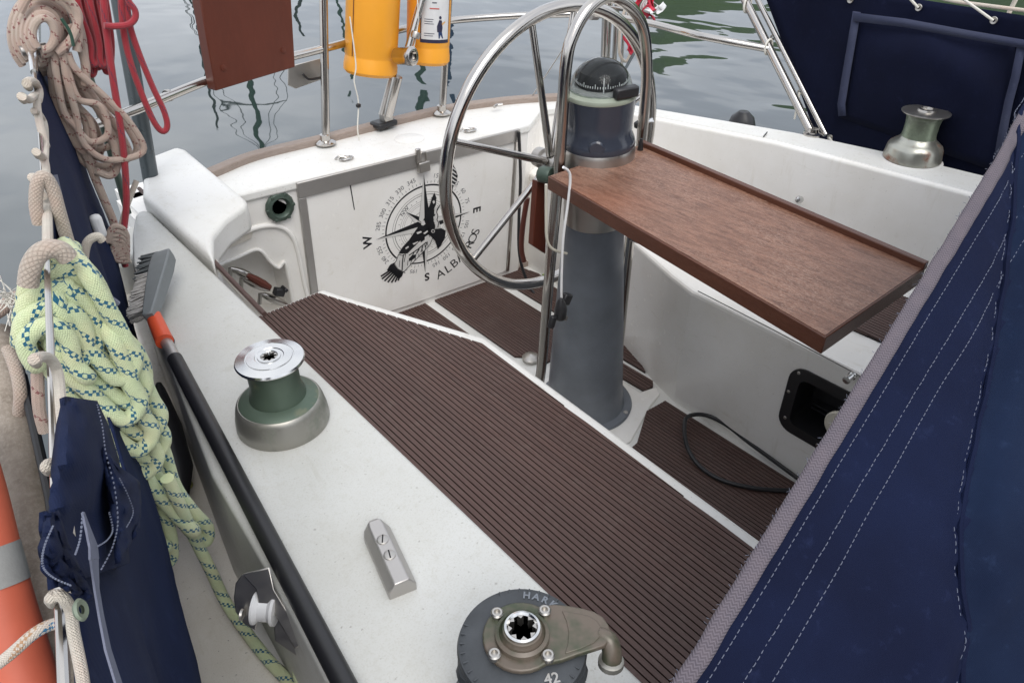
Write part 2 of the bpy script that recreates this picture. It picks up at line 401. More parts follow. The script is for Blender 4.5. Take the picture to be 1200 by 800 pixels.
# ------------------------------------------------------------------ mesh helpers
class MB:
    def __init__(s): s.v = []; s.f = []; s.uv = {}
    def add(s, vs, fs, uvs=None):
        b = len(s.v)
        s.v += [Vector(x) for x in vs]
        for i, f in enumerate(fs):
            if uvs: s.uv[len(s.f)] = uvs[i]
            s.f.append([b + j for j in f])
        return s
    def box(s, c, d, rot=None):
        c = Vector(c)
        vs = [Vector((x * d[0] / 2, y * d[1] / 2, z * d[2] / 2)) for x in (-1, 1) for y in (-1, 1) for z in (-1, 1)]
        if rot: vs = [rot @ q for q in vs]
        return s.add([c + q for q in vs], [(0, 1, 3, 2), (4, 6, 7, 5), (0, 4, 5, 1), (2, 3, 7, 6), (0, 2, 6, 4), (1, 5, 7, 3)])
    def prism(s, poly, z0, z1, fn=None):
        """poly in 2D, extruded z0..z1; fn maps (a,b,c)->world"""
        fn = fn or (lambda a, b, c: Vector((a, b, c)))
        n = len(poly)
        ar = sum(poly[i][0] * poly[(i + 1) % n][1] - poly[(i + 1) % n][0] * poly[i][1] for i in range(n))
        if ar < 0: poly = poly[::-1]
        vs = [fn(a, b, z0) for a, b in poly] + [fn(a, b, z1) for a, b in poly]
        fs = [tuple(range(n))[::-1], tuple(range(n, 2 * n))] + [(i, (i + 1) % n, n + (i + 1) % n, n + i) for i in range(n)]
        return s.add(vs, fs)
    def lathe(s, prof, c=(0, 0, 0), seg=32, rot=None, cap=True):
        c = Vector(c)
        vs = []; fs = []
        for r, z in prof:
            for i in range(seg):
                a = 2 * PI * i / seg
                q = Vector((r * math.cos(a), r * math.sin(a), z))
                vs.append(c + (rot @ q if rot else q))
        for j in range(len(prof) - 1):
            for i in range(seg):
                k2 = (i + 1) % seg
                fs.append((j * seg + i, j * seg + k2, (j + 1) * seg + k2, (j + 1) * seg + i))
        if cap:
            if prof[0][0] > 1e-5: fs.append(tuple(range(seg))[::-1])
            if prof[-1][0] > 1e-5: fs.append(tuple((len(prof) - 1) * seg + i for i in range(seg)))
        return s.add(vs, fs)
    def tube(s, pts, r, seg=8, closed=False, smooth=0, cap=True, rad=None):
        pts = [Vector(q) for q in pts]
        if smooth: pts, rad = catmull(pts, smooth, closed, rad)
        n = len(pts)
        tang = []
        for i in range(n):
            a = pts[(i - 1) % n] if (closed or i > 0) else pts[i]
            b = pts[(i + 1) % n] if (closed or i < n - 1) else pts[i]
            t = (b - a)
            tang.append(t.normalized() if t.length > 1e-9 else Vector((0, 0, 1)))
        t0 = tang[0]
        nrm = t0.cross(Vector((0.13, 0.21, 1))).normalized()
        vs = []; L_ = 0; Ls = []
        for i in range(n):
            if i:
                q = tang[i - 1].rotation_difference(tang[i])
                nrm = (q @ nrm).normalized()
                L_ += (pts[i] - pts[i - 1]).length
            Ls.append(L_)
            bn = tang[i].cross(nrm).normalized()
            rr = rad[i] if rad else r
            for j in range(seg):
                a = 2 * PI * j / seg
                vs.append(pts[i] + nrm * (rr * math.cos(a)) + bn * (rr * math.sin(a)))
        fs = []; uvs = []
        C_ = 2 * PI * r
        m = n if closed else n - 1
        Ls.append(L_ + (pts[0] - pts[-1]).length)
        for i in range(m):
            i2 = (i + 1) % n
            for j in range(seg):
                j2 = (j + 1) % seg
                fs.append((i * seg + j, i * seg + j2, i2 * seg + j2, i2 * seg + j))
                v0, v1 = Ls[i] / C_, Ls[i + 1] / C_
                uvs.append([(j / seg, v0), ((j + 1) / seg, v0), ((j + 1) / seg, v1), (j / seg, v1)])
        if cap and not closed:
            fs.append(tuple(range(seg))[::-1]); uvs.append([(0.28, 0)] * seg)
            fs.append(tuple((n - 1) * seg + j for j in range(seg))); uvs.append([(0.28, 0)] * seg)
        return s.add(vs, fs, uvs)
    def grid(s, rows, uvs=None, back=None):
        nr, nc = len(rows), len(rows[0])
        vs = [q for r_ in rows for q in r_]
        fs = []; uu = []
        for i in range(nr - 1):
            for j in range(nc - 1):
                fs.append((i * nc + j, i * nc + j + 1, (i + 1) * nc + j + 1, (i + 1) * nc + j))
                if uvs: uu.append([uvs[i][j], uvs[i][j + 1], uvs[i + 1][j + 1], uvs[i + 1][j]])
        return s.add(vs, fs, uu if uvs else None)
    def build(s, name, mat, root=None, local=False, smooth=35, bevel=0, seg=2, solid=0, subsurf=0, fix=True):
        me = bpy.data.meshes.new(name)
        me.from_pydata([tuple(q) for q in s.v], [], s.f)
        if s.uv:
            ul = me.uv_layers.new(name='UVMap')
            for pi, uvl in s.uv.items():
                p = me.polygons[pi]
                for li, q in zip(p.loop_indices, uvl): ul.data[li].uv = q
        me.materials.append(M[mat] if isinstance(mat, str) else mat)
        if fix:
            b = bmesh.new(); b.from_mesh(me)
            bmesh.ops.recalc_face_normals(b, faces=b.faces)
            b.to_mesh(me); b.free()
        if smooth:
            me.polygons.foreach_set('use_smooth', [True] * len(me.polygons))
            me.set_sharp_from_angle(angle=math.radians(smooth))
        ob = bpy.data.objects.new(name, me)
        COL.objects.link(ob)
        if solid:
            q = ob.modifiers.new('solid', 'SOLIDIFY'); q.thickness = solid; q.offset = 0
        if bevel:
            q = ob.modifiers.new('bevel', 'BEVEL'); q.width = bevel; q.segments = seg; q.limit_method = 'ANGLE'; q.angle_limit = math.radians(35)
            q.harden_normals = False
        if subsurf:
            q = ob.modifiers.new('sub', 'SUBSURF'); q.levels = subsurf; q.render_levels = subsurf
        if root:
            ob.parent = root
            if not local: ob.location = -rootpos(root)
        return ob

def rootpos(o):
    p = Vector((0, 0, 0))
    while o is not None:
        p += o.location; o = o.parent
    return p

def catmull(pts, k, closed=False, rad=None):
    n = len(pts); out = []; ro = []
    rng = range(n) if closed else range(n - 1)
    for i in rng:
        def g(j):
            return pts[j % n] if closed else pts[min(max(j, 0), n - 1)]
        p0, p1, p2, p3 = g(i - 1), g(i), g(i + 1), g(i + 2)
        for t in range(k):
            x = t / k
            out.append(0.5 * ((2 * p1) + (p2 - p0) * x + (2 * p0 - 5 * p1 + 4 * p2 - p3) * x * x + (3 * p1 - p0 - 3 * p2 + p3) * x ** 3))
            if rad: ro.append(rad[i] * (1 - x) + rad[(i + 1) % n] * x)
    if not closed:
        out.append(pts[-1])
        if rad: ro.append(rad[-1])
    return out, (ro if rad else None)

def thing(name, label, cat, loc=(0, 0, 0), group=None):
    o = bpy.data.objects.new(name, None)
    o.empty_display_size = 0.05
    COL.objects.link(o)
    o.location = loc
    o['label'] = label; o['category'] = cat
    if group: o['group'] = group
    return o
def tag(o, label, cat, group=None):
    o['label'] = label; o['category'] = cat
    if group: o['group'] = group
    return o
def struct(o):
    o['kind'] = 'structure'
    return o
def align(vec): return Vector((0, 0, 1)).rotation_difference(Vector(vec).normalized()).to_matrix()
def T(pts, r, name, mat, root=None, seg=10, smooth=0, closed=False, **kw):
    return MB().tube(pts, r, seg, closed, smooth).build(name, mat, root, **kw)
def bake(ob):
    dg = bpy.context.evaluated_depsgraph_get()
    return bpy.data.meshes.new_from_object(ob.evaluated_get(dg))
def cut(ob, cutter):
    q = ob.modifiers.new('cut', 'BOOLEAN'); q.object = cutter; q.operation = 'DIFFERENCE'; q.solver = 'EXACT'
    me = bake(ob)
    ob.modifiers.clear()
    ob.data = me
    bpy.data.objects.remove(cutter)
def text_shape(body, size, weight=0.0):
    cu = bpy.data.curves.new('t', 'FONT'); cu.body = body; cu.size = size; cu.align_x = 'CENTER'; cu.align_y = 'CENTER'
    cu.offset = weight; cu.resolution_u = 3
    ob = bpy.data.objects.new('t', cu); COL.objects.link(ob)
    me = bake(ob)
    vs = [v.co.copy() for v in me.vertices]; fs = [tuple(p.vertices) for p in me.polygons]
    bpy.data.objects.remove(ob); bpy.data.curves.remove(cu); bpy.data.meshes.remove(me)
    return vs, fs
def lerp(tab, y):
    if y <= tab[0][0]: return tab[0][1]
    for (a, b), (c, d) in zip(tab, tab[1:]):
        if y <= c: return b + (d - b) * (y - a) / (c - a)
    return tab[-1][1]
def clip_strip(poly, x0, x1):
    def half(pl, x, keep):
        out = []
        for i in range(len(pl)):
            a, b = pl[i], pl[(i + 1) % len(pl)]
            ia, ib = keep(a[0]), keep(b[0])
            if ia: out.append(a)
            if ia != ib:
                t = (x - a[0]) / (b[0] - a[0]); out.append((x, a[1] + t * (b[1] - a[1])))
        return out
    p = half(poly, x0, lambda q: q >= x0)
    if len(p) < 3: return []
    p = half(p, x1, lambda q: q <= x1)
    return p if len(p) >= 3 else []

# ------------------------------------------------------------------ SETTING
WZ = -0.42
struct(MB().add([(-900, -900, WZ), (1100, -900, WZ), (1100, 1100, WZ), (-900, 1100, WZ)], [(0, 1, 2, 3)]).build('water', 'water'))

# far shore hill (seen mirrored in the water)
rows = []
for i in range(60):
    t = i / 59
    az = math.radians(45 + t * 73)
    hgt = 60 * min(1, max(0.02, (math.degrees(az) - 46.5) / 4)) * (0.85 + 0.3 * mnoise.noise(Vector((t * 9, 0, 0)))) + 1
    r_ = []
    for j in range(14):
        s_ = j / 13
        d = 150 + s_ * 140
        z = WZ - 1 + hgt * math.sin(min(s_ * 1.35, 1) * PI / 2) + 2.2 * mnoise.noise(Vector((az * 30, s_ * 14, 3)))* (1 if j else 0)
        r_.append(Vector((math.sin(az) * d, math.cos(az) * d, z)))
    rows.append(r_)
struct(MB().grid(rows).build('hill', 'hill_green'))

# outline tables (metres): x of starboard coaming outer edge by y, port coaming inner/outer edge by y
SO = [(-1.2, 0.10), (0.0, 0.125), (0.514, 0.137), (0.625, 0.148), (0.923, 0.167), (1.22, 0.214), (1.70, 0.295), (1.98, 0.383)]
PI_ = [(-1.0, 2.23), (0.64, 2.165), (1.64, 2.066), (1.93, 2.05)]
PO = [(-1.0, 2.36), (0.65, 2.298), (1.20, 2.235), (1.77, 2.150), (1.95, 2.13)]
NB = Vector((0.979, -0.2044, 0)); KB = -0.1223          # lifeline plane starboard
def ll(y, off=0.0, z=1.1):   # point on the lifeline plane at y
    x = (KB + off + 0.2044 * y) / 0.979
    return Vector((x, y, z))
def on_ll(px, py, off): return on_pl(px, py, NB, KB + off)

# cockpit sole
struct(MB().prism([(0.75, -0.2), (1.75, -0.2), (1.95, 2.3), (0.6, 2.3)], -0.05, 0.0).build('cockpit_floor', 'gelcoat_deck'))
# starboard seat
seatp = [(0.42, -0.2), (0.969, -0.2), (0.976, 0.42), (1.002, 1.285), (0.815, 1.735), (0.795, 1.795), (0.42, 1.775)]
struct(MB().prism(seatp, -0.02, 0.42).build('starboard_seat', 'gelcoat_deck', bevel=0.012, seg=3))
portp = [(1.612, -0.2), (1.612, 1.08), (1.64, 1.18), (1.83, 1.72), (1.86, 2.3), (2.3, 2.3), (2.3, -0.2)]
ps = MB().prism(portp, -0.02, 0.42).build('port_seat', 'gelcoat_port', bevel=0.014, seg=3)
# recess for the engine panel
bx = [on_x(923, 431, 1.612), on_x(988, 462, 1.612), on_x(1003, 500, 1.612), on_x(985, 530, 1.612), on_x(925, 506, 1.612), on_x(910, 488, 1.612)]
BY0, BY1, BZ0, BZ1 = 0.50, 0.715, 0.15, 0.345
cut(ps, MB().box((1.66, (BY0 + BY1) / 2, (BZ0 + BZ1) / 2), (0.14, BY1 - BY0 - 0.03, BZ1 - BZ0 - 0.03)).build('cutter', 'matt_black'))
ps.data.polygons.foreach_set('use_smooth', [False] * len(ps.data.polygons))
struct(ps)

def loft(name, mat, ys, sec, **kw):
    rows = [[Vector(q) for q in sec(y)] for y in ys]
    m = MB()
    n = len(rows[0])
    vs = [q for r_ in rows for q in r_]
    fs = []
    for i in range(len(rows) - 1):
        for j in range(n):
            j2 = (j + 1) % n
            fs.append((i * n + j, i * n + j2, (i + 1) * n + j2, (i + 1) * n + j))
    fs.append(tuple(range(n))[::-1]); fs.append(tuple((len(rows) - 1) * n + j for j in range(n)))
    m.add(vs, fs)
    return m.build(name, mat, **kw)
def rsec(x0, x1, zt, zb0, zb1, y, r=0.018, slope=0.0):
    """cross-section with rounded top corners, x0<x1"""
    out = [(x0 - slope, y, zb0)]
    for k in range(5):
        a = PI - k * PI / 8
        out.append((x0 + r + r * math.cos(a), y, zt - r + r * math.sin(a)))
    for k in range(5):
        a = PI / 2 - k * PI / 8
        out.append((x1 - r + r * math.cos(a), y, zt - r + r * math.sin(a)))
    out.append((x1, y, zb1))
    return out
ysS = [-1.2, -0.5, 0.0, 0.3, 0.514, 0.625, 0.78, 0.923, 1.07, 1.22, 1.45, 1.70, 1.85, 1.95, 1.99]
def secS(y):
    xo = lerp(SO, y)
    if y > 1.9: xo += (y - 1.9) * 0.15
    return rsec(xo + 0.010, 0.43, 0.72 - (0.01 if y > 1.98 else 0), 0.45, 0.38, y, 0.008, 0.016)
struct(loft('starboard_coaming', 'gelcoat_white', ysS, secS, smooth=40))
ysP = [-1.0, -0.3, 0.2, 0.64, 0.9, 1.2, 1.5, 1.64, 1.77, 1.88, 1.95]
struct(loft('port_coaming', 'gelcoat_port', ysP, lambda y: rsec(lerp(PI_, y) - 0.0, lerp(PO, y) + (0.03 if y < 1.1 else 0), 0.72 - max(0, y - 1.2) * 0.06, 0.38, 0.3, y, 0.012), smooth=40))
# bright cap of the port coaming
def capsec(y):
    a = lerp(PI_, y) + 0.010; b = lerp(PO, y) + (0.028 if y < 1.1 else 0) - 0.006; z = 0.72 - max(0, y - 1.2) * 0.06
    return [(a, y, z - 0.002), (a + 0.004, y, z + 0.003), (b - 0.004, y, z + 0.003), (b, y, z - 0.002)]
struct(loft('port_coaming_top', 'gelcoat_deck', ysP[:-1], capsec, smooth=40))
struct(MB().lathe([(0.088, 0.70), (0.088, 0.722), (0.084, 0.7245), (0, 0.7245)], (2.285, 0.845, 0)).build('winch_plinth', 'gelcoat_deck'))

# transom wall with the pocket beside the locker door
def door_y(x, z): return 2.143 - 0.0827 * x + 0.094 * (0.64 - z)
TP = [(0.42, 2.10), (0.60, door_y(0.6, .64)), (0.85, door_y(0.85, .64)), (1.78, door_y(1.78, .64)), (1.83, 2.03), (1.93, 2.10), (2.02, 2.07), (2.07, 1.93), (2.10, 1.80)]
m = MB()
n = len(TP); vs = []; fs = []
lv = [(-0.02, 0.062), (0.32, 0.031), (0.645, 0.0)]
for z, dy in lv:
    for i, (x, y) in enumerate(TP): vs.append((x, y + dy * (1 if x < 1.85 else 0.2), z))
    for i, (x, y) in enumerate(TP):
        vs.append((x + (0 if i < 7 else 0.12), y + 0.17, z))
for k2 in range(2):
    a = k2 * 2 * n; b = a + 2 * n
    for i in range(n - 1):
        fs.append((a + i, a + i + 1, b + i + 1, b + i))
        fs.append((a + n + i, b + n + i, b + n + i + 1, a + n + i + 1))
    fs.append((a, b, b + n, a + n)); fs.append((a + n - 1, a + 2 * n - 1, b + 2 * n - 1, b + n - 1))
for i in range(n - 1):
    fs.append((i, n + i, n + i + 1, i + 1))
    c_ = 4 * n
    fs.append((c_ + i, c_ + i + 1, c_ + n + i + 1, c_ + n + i))
tw = m.add(vs, fs).build('transom', 'gelcoat_wall')
POCK = [(252, 312), (298, 292), (308, 296), (316, 306), (326, 313), (333, 310), (342, 352), (345, 372), (300, 372)]
def pxd(px, py):
    nn_ = Vector((0.0827, 1, 0.094)); return on_pl(px, py, nn_, 2.143 + 0.094 * 0.64)
PD = [(pxd(*q).x, pxd(*q).z) for q in POCK]
fn_door = lambda a, b, c: Vector((a, door_y(a, b) - c, b))
cut(tw, MB().prism(PD, -0.11, 0.02, fn_door).build('cutter', 'gelcoat_wall'))
tw.data.polygons.foreach_set('use_smooth', [False] * len(tw.data.polygons))
struct(tw)
lip = [pxd(*q) + Vector((0, -0.004, 0)) for q in [(250, 312), (275, 302), (298, 292), (308, 296), (316, 306), (326, 313), (334, 308), (342, 350), (346, 372)]]
struct(T(lip, 0.006, 'pocket_lip', 'gelcoat_wall', smooth=4))
lip2 = [pxd(*q) + Vector((0, -0.003, 0)) for q in [(252, 290), (290, 270), (312, 264), (330, 266), (343, 278), (350, 300), (356, 330), (360, 345)]]
struct(T(lip2, 0.008, 'moulded_rib', 'gelcoat_wall', smooth=5))
groove = [pxd(*q) for q in [(247, 287), (288, 267), (296, 271), (294, 279), (252, 298)]]
struct(MB().prism([(q.x, q.z) for q in groove], 0.001, 0.0035, fn_door).build('recess_strip', 'gelcoat_side'))

# aft deck with teak toe rail
RAILP = [on_z(px, py, 0.64) for px, py in [(243, 213), (300, 190), (380, 170), (450, 152), (520, 135), (580, 126), (620, 122)]]
OUT = [Vector((0.45, 2.20, .64))] + RAILP + [Vector((2.15, 2.07, 0.64)), Vector((2.26, 1.80, .64))]
deckp = [(q.x, q.y + 0.01) for q in OUT] + [(2.11, 1.78)] + [(x, y - 0.006) for x, y in TP[::-1]][1:]
struct(MB().prism(deckp, 0.615, 0.647).build('aft_deck', 'gelcoat_deck', bevel=0.008, seg=3))
def ribbon(path, width, z0, z1, name, mat, root=None, side=(0, 0), **kw):
    """flat bar following path in plan"""
    P_, _ = catmull([Vector(q) for q in path], 6)
    rows = []
    for i, q in enumerate(P_):
        t = (P_[min(i + 1, len(P_) - 1)] - P_[max(i - 1, 0)]); t.z = 0; t.normalize()
        nn_ = Vector((-t.y, t.x, 0))
        a = q - nn_ * width / 2; b = q + nn_ * width / 2
        rows.append([Vector((a.x, a.y, z0)), Vector((a.x, a.y, z1)), Vector((b.x, b.y, z1)), Vector((b.x, b.y, z0)), Vector((a.x, a.y, z0))])
    return MB().grid(rows).build(name, mat, root, **kw)
OUTR = OUT[:1] + RAILP + [OUT[-2]]
tr = ribbon([q + Vector((0, 0.012, 0)) for q in OUTR], 0.042, 0.63, 0.668, 'toe_rail', 'teak_grey', bevel=0.004)
tag(tr, 'weathered greyish teak toe rail curving along the stern edge of the deck', 'toe rail')
# side deck starboard and its toe rail
sdp = [(ll(y).x - 0.03, y) for y in (-1.2, 0, 0.8, 1.5, 2.1)] + [(lerp(SO, y) + 0.02, y) for y in (2.0, 1.5, 1.0, 0.5, 0, -1.2)]
struct(MB().prism(sdp, 0.47, 0.50).build('side_deck', 'gelcoat_side'))
tr = ribbon([ll(y, -0.02) for y in (-1.0, 0, 0.8, 1.5, 2.1)], 0.035, 0.49, 0.535, 'toe_rail', 'teak_grey', bevel=0.004)
tag(tr, 'weathered teak toe rail along the side deck below the navy weather cloth', 'toe rail')
struct(MB().prism([(2.2, -1), (2.55, -1), (2.42, 1.2), (2.28, 1.9), (2.15, 1.9)], 0.44, 0.47).build('port_side_deck', 'gelcoat_deck'))
# stern quarter slope: deck beside the coaming end
struct(MB().prism([(0.20, 1.98), (0.45, 1.98), (0.47, 2.2), (0.36, 2.16)], 0.44, 0.60).build('quarter_deck', 'gelcoat_white', bevel=0.02, seg=3))
# hull skin
hp = [ll(-1.3, -0.05), ll(0.6, -0.05), ll(1.6, -0.05), ll(2.12, -0.03)] + [Vector((0.5, 2.25, 0))] + [Vector((q.x, q.y + 0.04, 0)) for q in RAILP] + [Vector((2.2, 2.08, 0)), Vector((2.32, 1.9, 0)), Vector((2.46, 1.2, 0)), Vector((2.6, -1.2, 0))]
rows = []
for i, q in enumerate(hp):
    zt = 0.5 if i < 4 else (0.63 if i < 13 else 0.47)
    cx = Vector((1.35, 0.8, 0))
    inn = (cx - q).normalized() * 0.12
    rows.append([Vector((q.x, q.y, zt)), Vector((q.x, q.y, zt - 0.2)), Vector((q.x + inn.x, q.y + inn.y, WZ - 0.15))])
struct(MB().grid(rows).build('hull', 'hull_white', solid=0.02))
# cabin top and bulkhead under the spray hood (mostly hidden)
struct(MB().prism([(0.30, -1.2), (2.3, -1.2), (2.3, 0.0), (0.36, 0.0)], 0.3, 0.76).build('cabin', 'gelcoat_white', bevel=0.03, seg=3))

# ------------------------------------------------------------------ brown planked deck mats
def mat(label, poly, z, pitch=0.0128, gap=0.0028, th=0.006, rnd=0):
    root = thing('deck_mat', label, 'deck mat', (poly[0][0], poly[0][1], z), 'brown ribbed deck mats in the cockpit')
    MB().prism(poly, z, z + 0.004).build('backing', 'brown_groove', root)
    x0 = min(p[0] for p in poly); x1 = max(p[0] for p in poly)
    n_ = max(1, round((x1 - x0) / pitch)); pt = (x1 - x0) / n_
    for i in range(n_):
        a = x0 + i * pt + (gap / 2 if i else 0); b = x0 + (i + 1) * pt - (gap / 2 if i < n_ - 1 else 0)
        pl = clip_strip(poly, a, b)
        if len(pl) < 3: continue
        cl = [pl[0]]
        for q in pl[1:]:
            if (q[0] - cl[-1][0]) ** 2 + (q[1] - cl[-1][1]) ** 2 > 1e-8: cl.append(q)
        if len(cl) < 3: continue
        MB().prism(cl, z + 0.004, z + 0.004 + th).build('plank', 'brown_plank', root, smooth=0)
    return root
mat('long brown ribbed deck mat covering the seat beside the near winches', [(0.449, -0.15), (0.919, -0.15), (0.9385, 0.414), (0.968, 1.258), (0.795, 1.69), (0.765, 1.768), (0.449, 1.752)], 0.42)
mat('brown ribbed floor mat under the steering wheel, aft of the pedestal', [(1.375, 1.60), (1.379, 2.10), (1.64, 2.088), (1.632, 1.50), (1.43, 1.50), (1.415, 1.56)], 0.0)
mat('small brown ribbed floor mat beside the seat corner at the transom', [(1.05, 1.45), (1.05, 2.12), (1.335, 2.10), (1.335, 1.45)], 0.0)
mat('dark brown curved corner mat at the aft end of the port seat', [(1.68, 1.50), (1.683, 2.09), (1.80, 2.10), (1.83, 1.98), (1.80, 1.83), (1.71, 1.50)], 0.0)
mat('tiny triangular ribbed floor mat just right of the pedestal', [(1.655, 1.24), (1.655, 1.45), (1.72, 1.45), (1.72, 1.395), (1.672, 1.27)], 0.0)
mat('narrow ribbed floor mat strip between pedestal base and port seat', [(1.575, 1.175), (1.565, 1.42), (1.63, 1.42), (1.635, 1.19), (1.615, 1.172)], 0.0)
mat('large brown ribbed floor mat forward of the pedestal, under the black hose', [(1.03, -0.15), (1.03, 0.98), (1.365, 1.02), (1.50, 1.10), (1.585, 1.095), (1.575, -0.15)], 0.0)
mat('brown ribbed mat on the port seat, seen below the table corner', [(1.80, -0.15), (2.05, -0.15), (2.03, 1.42), (1.752, 1.435)], 0.42)
ft = MB().box((1.5, 2.108, 0.012), (0.86, 0.028, 0.024), Matrix.Rotation(-0.083, 3, 'Z')).build('threshold', 'teak_grey', bevel=0.003)
tag(ft, 'greyish wooden threshold strip along the foot of the transom', 'trim')
# raised gel-coat step round the pedestal base
struct(MB().prism([(1.53, 1.11), (1.60, 1.13), (1.625, 1.165), (1.56, 1.18), (1.56, 1.44), (1.10, 1.44), (1.10, 1.05), (1.36, 1.04)], 0.0, 0.006).build('pedestal_step', 'gelcoat_port', bevel=0.003))

# ------------------------------------------------------------------ raised quarter block (white) and wooden slot trim
blk = [on_z(px, py, 0.75) for px, py in [(167, 193), (178, 182), (207, 171), (218, 174), (288, 232), (290, 238), (264, 256), (249, 275), (249, 303), (166, 228)]]
qb = MB().prism([(q.x, q.y) for q in blk], 0.67, 0.75).build('quarter_moulding', 'gelcoat_deck', bevel=0.016, seg=4)
struct(qb)
sl_ = [on_z(px, py, 0.722) for px, py in [(163, 221), (200, 256), (240, 295), (276, 333), (310, 368)]]
sl2 = [on_z(px, py, 0.71) for px, py in [(250, 298), (256, 314), (280, 341), (308, 368)]]
tm = MB().tube([q for q in sl_], 0.0055, 8).build('trim_strip', 'brown_plank')
tag(tm, 'dark thin wooden trim strip in the slot beside the white stern moulding', 'trim')
tm = T(sl2, 0.0045, 'edge_strip', 'gelcoat_side', smooth=4)
tag(tm, 'pale edging strip running along the dark wooden trim at the stern moulding', 'trim')
struct(MB().prism([(0.43, 2.02), (0.60, 2.07), (0.60, 2.3), (0.43, 2.3)], 0.0, 0.668).build('quarter_base', 'gelcoat_wall'))

# ------------------------------------------------------------------ locker door in the transom
DR = thing('transom_hatch', 'white transom locker hatch in an aluminium frame with compass rose sticker', 'hatch', (1.3, 2.05, 0.3))
tl, trr = pxd(347, 213), pxd(609, 150)
zt = 0.640
DX0, DX1 = 0.905, 1.715
slab = [(DX0, 0.045), (1.25, 0.03), (DX1, 0.03), (DX1, zt - 0.045), (DX0, zt - 0.045)]
MB().prism(slab, 0.001, 0.007, fn_door).build('panel', 'gelcoat_wall', DR, bevel=0.003)
MB().prism([(DX0 - 0.022, zt - 0.052), (DX1 + 0.014, zt - 0.045), (DX1 + 0.014, zt + 0.001), (DX0 - 0.022, zt + 0.001)], 0.0015, 0.016, fn_door).build('frame', 'aluminium', DR, bevel=0.002)
MB().prism([(DX0 - 0.022, 0.03), (DX0 + 0.004, 0.03), (DX0 + 0.004, zt - 0.0525), (DX0 - 0.022, zt - 0.0525)], 0.0015, 0.014, fn_door).build('frame', 'aluminium', DR, bevel=0.003)
MB().prism([(DX1, 0.03), (DX1 + 0.012, 0.03), (DX1 + 0.012, zt - 0.046), (DX1, zt - 0.046)], 0.0015, 0.012, fn_door).build('frame', 'stainless', DR, bevel=0.002)
a, b = pxd(409, 216), pxd(414, 245)
MB().prism([(a.x - .002, a.z), (a.x + .002, a.z), (b.x + .0015, b.z), (b.x - .0015, b.z)], 0.006, 0.0078, fn_door).build('slot_mark', 'decal_black', DR)
# decal drawn on the door surface
OFF = 0.0074
RC = pxd(496, 263); RX, RZ = RC.x, RC.z
class Decal(MB):
    lay = 0
    def poly(s, pts, lift=0):
        o = OFF + lift * 0.0003
        n_ = len(pts)
        return s.add([Vector((a_, door_y(a_, b_) - o, b_)) for a_, b_ in pts], [tuple(range(n_))])
    def ring(s, r0, r1, lift=0, seg=96):
        o = OFF + lift * 0.0003
        vs = []; fs = []
        for i in range(seg):
            a_ = 2 * PI * i / seg
            for r_ in (r0, r1):
                x_, z_ = RX + r_ * math.sin(a_), RZ + r_ * math.cos(a_)
                vs.append(Vector((x_, door_y(x_, z_) - o, z_)))
        for i in range(seg):
            j = (i + 1) % seg
            fs.append((2 * i, 2 * i + 1, 2 * j + 1, 2 * j))
        return s.add(vs, fs)
    def txt(s, body, size, r, deg, lift=0, weight=0.0, flip=False):
        vs, fs = text_shape(body, size, weight)
        if flip: vs = [-q for q in vs]
        th = math.radians(deg); o = OFF + lift * 0.0003
        cx, cz = RX + r * math.sin(th), RZ + r * math.cos(th)
        out = []
        for v_ in vs:
            x_ = cx + v_.x * math.cos(th) + v_.y * math.sin(th)
            z_ = cz - v_.x * math.sin(th) + v_.y * math.cos(th)
            out.append(Vector((x_, door_y(x_, z_) - o, z_)))
        return s.add(out, fs)
d = Decal()
d.ring(0.1515, 0.1575); d.ring(0.128, 0.1292); d.ring(0.119, 0.1208); d.ring(0.098, 0.0988); d.ring(0.090, 0.0908); d.ring(0.083, 0.0838); d.ring(0.058, 0.0592)
for i in range(72):
    a_ = 2 * PI * i / 72; l_ = 0.008 if i % 3 else 0.013
    c_, s_ = math.cos(a_), math.sin(a_)
    r0, r1, h_ = 0.162, 0.162 + l_, 0.0007
    d.poly([(RX + r_ * s_ + k_ * h_ * c_, RZ + r_ * c_ - k_ * h_ * s_) for r_, k_ in ((r0, -1), (r1, -1), (r1, 1), (r0, 1))])
for i in range(32):
    a_ = 2 * PI * (i + .5) / 32; c_, s_ = math.cos(a_), math.sin(a_)
    d.poly([(RX + r_ * s_ + k_ * 0.001 * c_, RZ + r_ * c_ - k_ * 0.001 * s_) for r_, k_ in ((0.104, -1), (0.108, -1), (0.108, 1), (0.104, 1))])
d.build('rose_rings', 'decal_black', DR, smooth=0, fix=False)
d = Decal()
for i in range(24):
    if i % 6 == 0: continue
    d.txt(str(i * 15), 0.0235, 0.187, i * 15)
for s_, a_ in (('NE', 45), ('SE', 135), ('SW', 225), ('NW', 315)): d.txt(s_, 0.022, 0.109, a_, 1)
d.build('degree_numbers', 'decal_grey', DR, smooth=0, fix=False)
for s_, a_, sz in (('W', 270, 0.046), ('E', 90, 0.046), ('S', 178, 0.046)):
    d = Decal(); d.txt(s_, sz, 0.224, a_, 0, 0.0014); d.build('letter', 'decal_black', DR, smooth=0, fix=False)
for ch, a_ in zip('ALBATROS', (164, 155.5, 148, 140, 132.5, 126, 119.5, 113)):
    d = Decal(); d.txt(ch, 0.056, 0.244, a_, 0, 0.0, True); d.build('letter', 'decal_black', DR, smooth=0, fix=False)
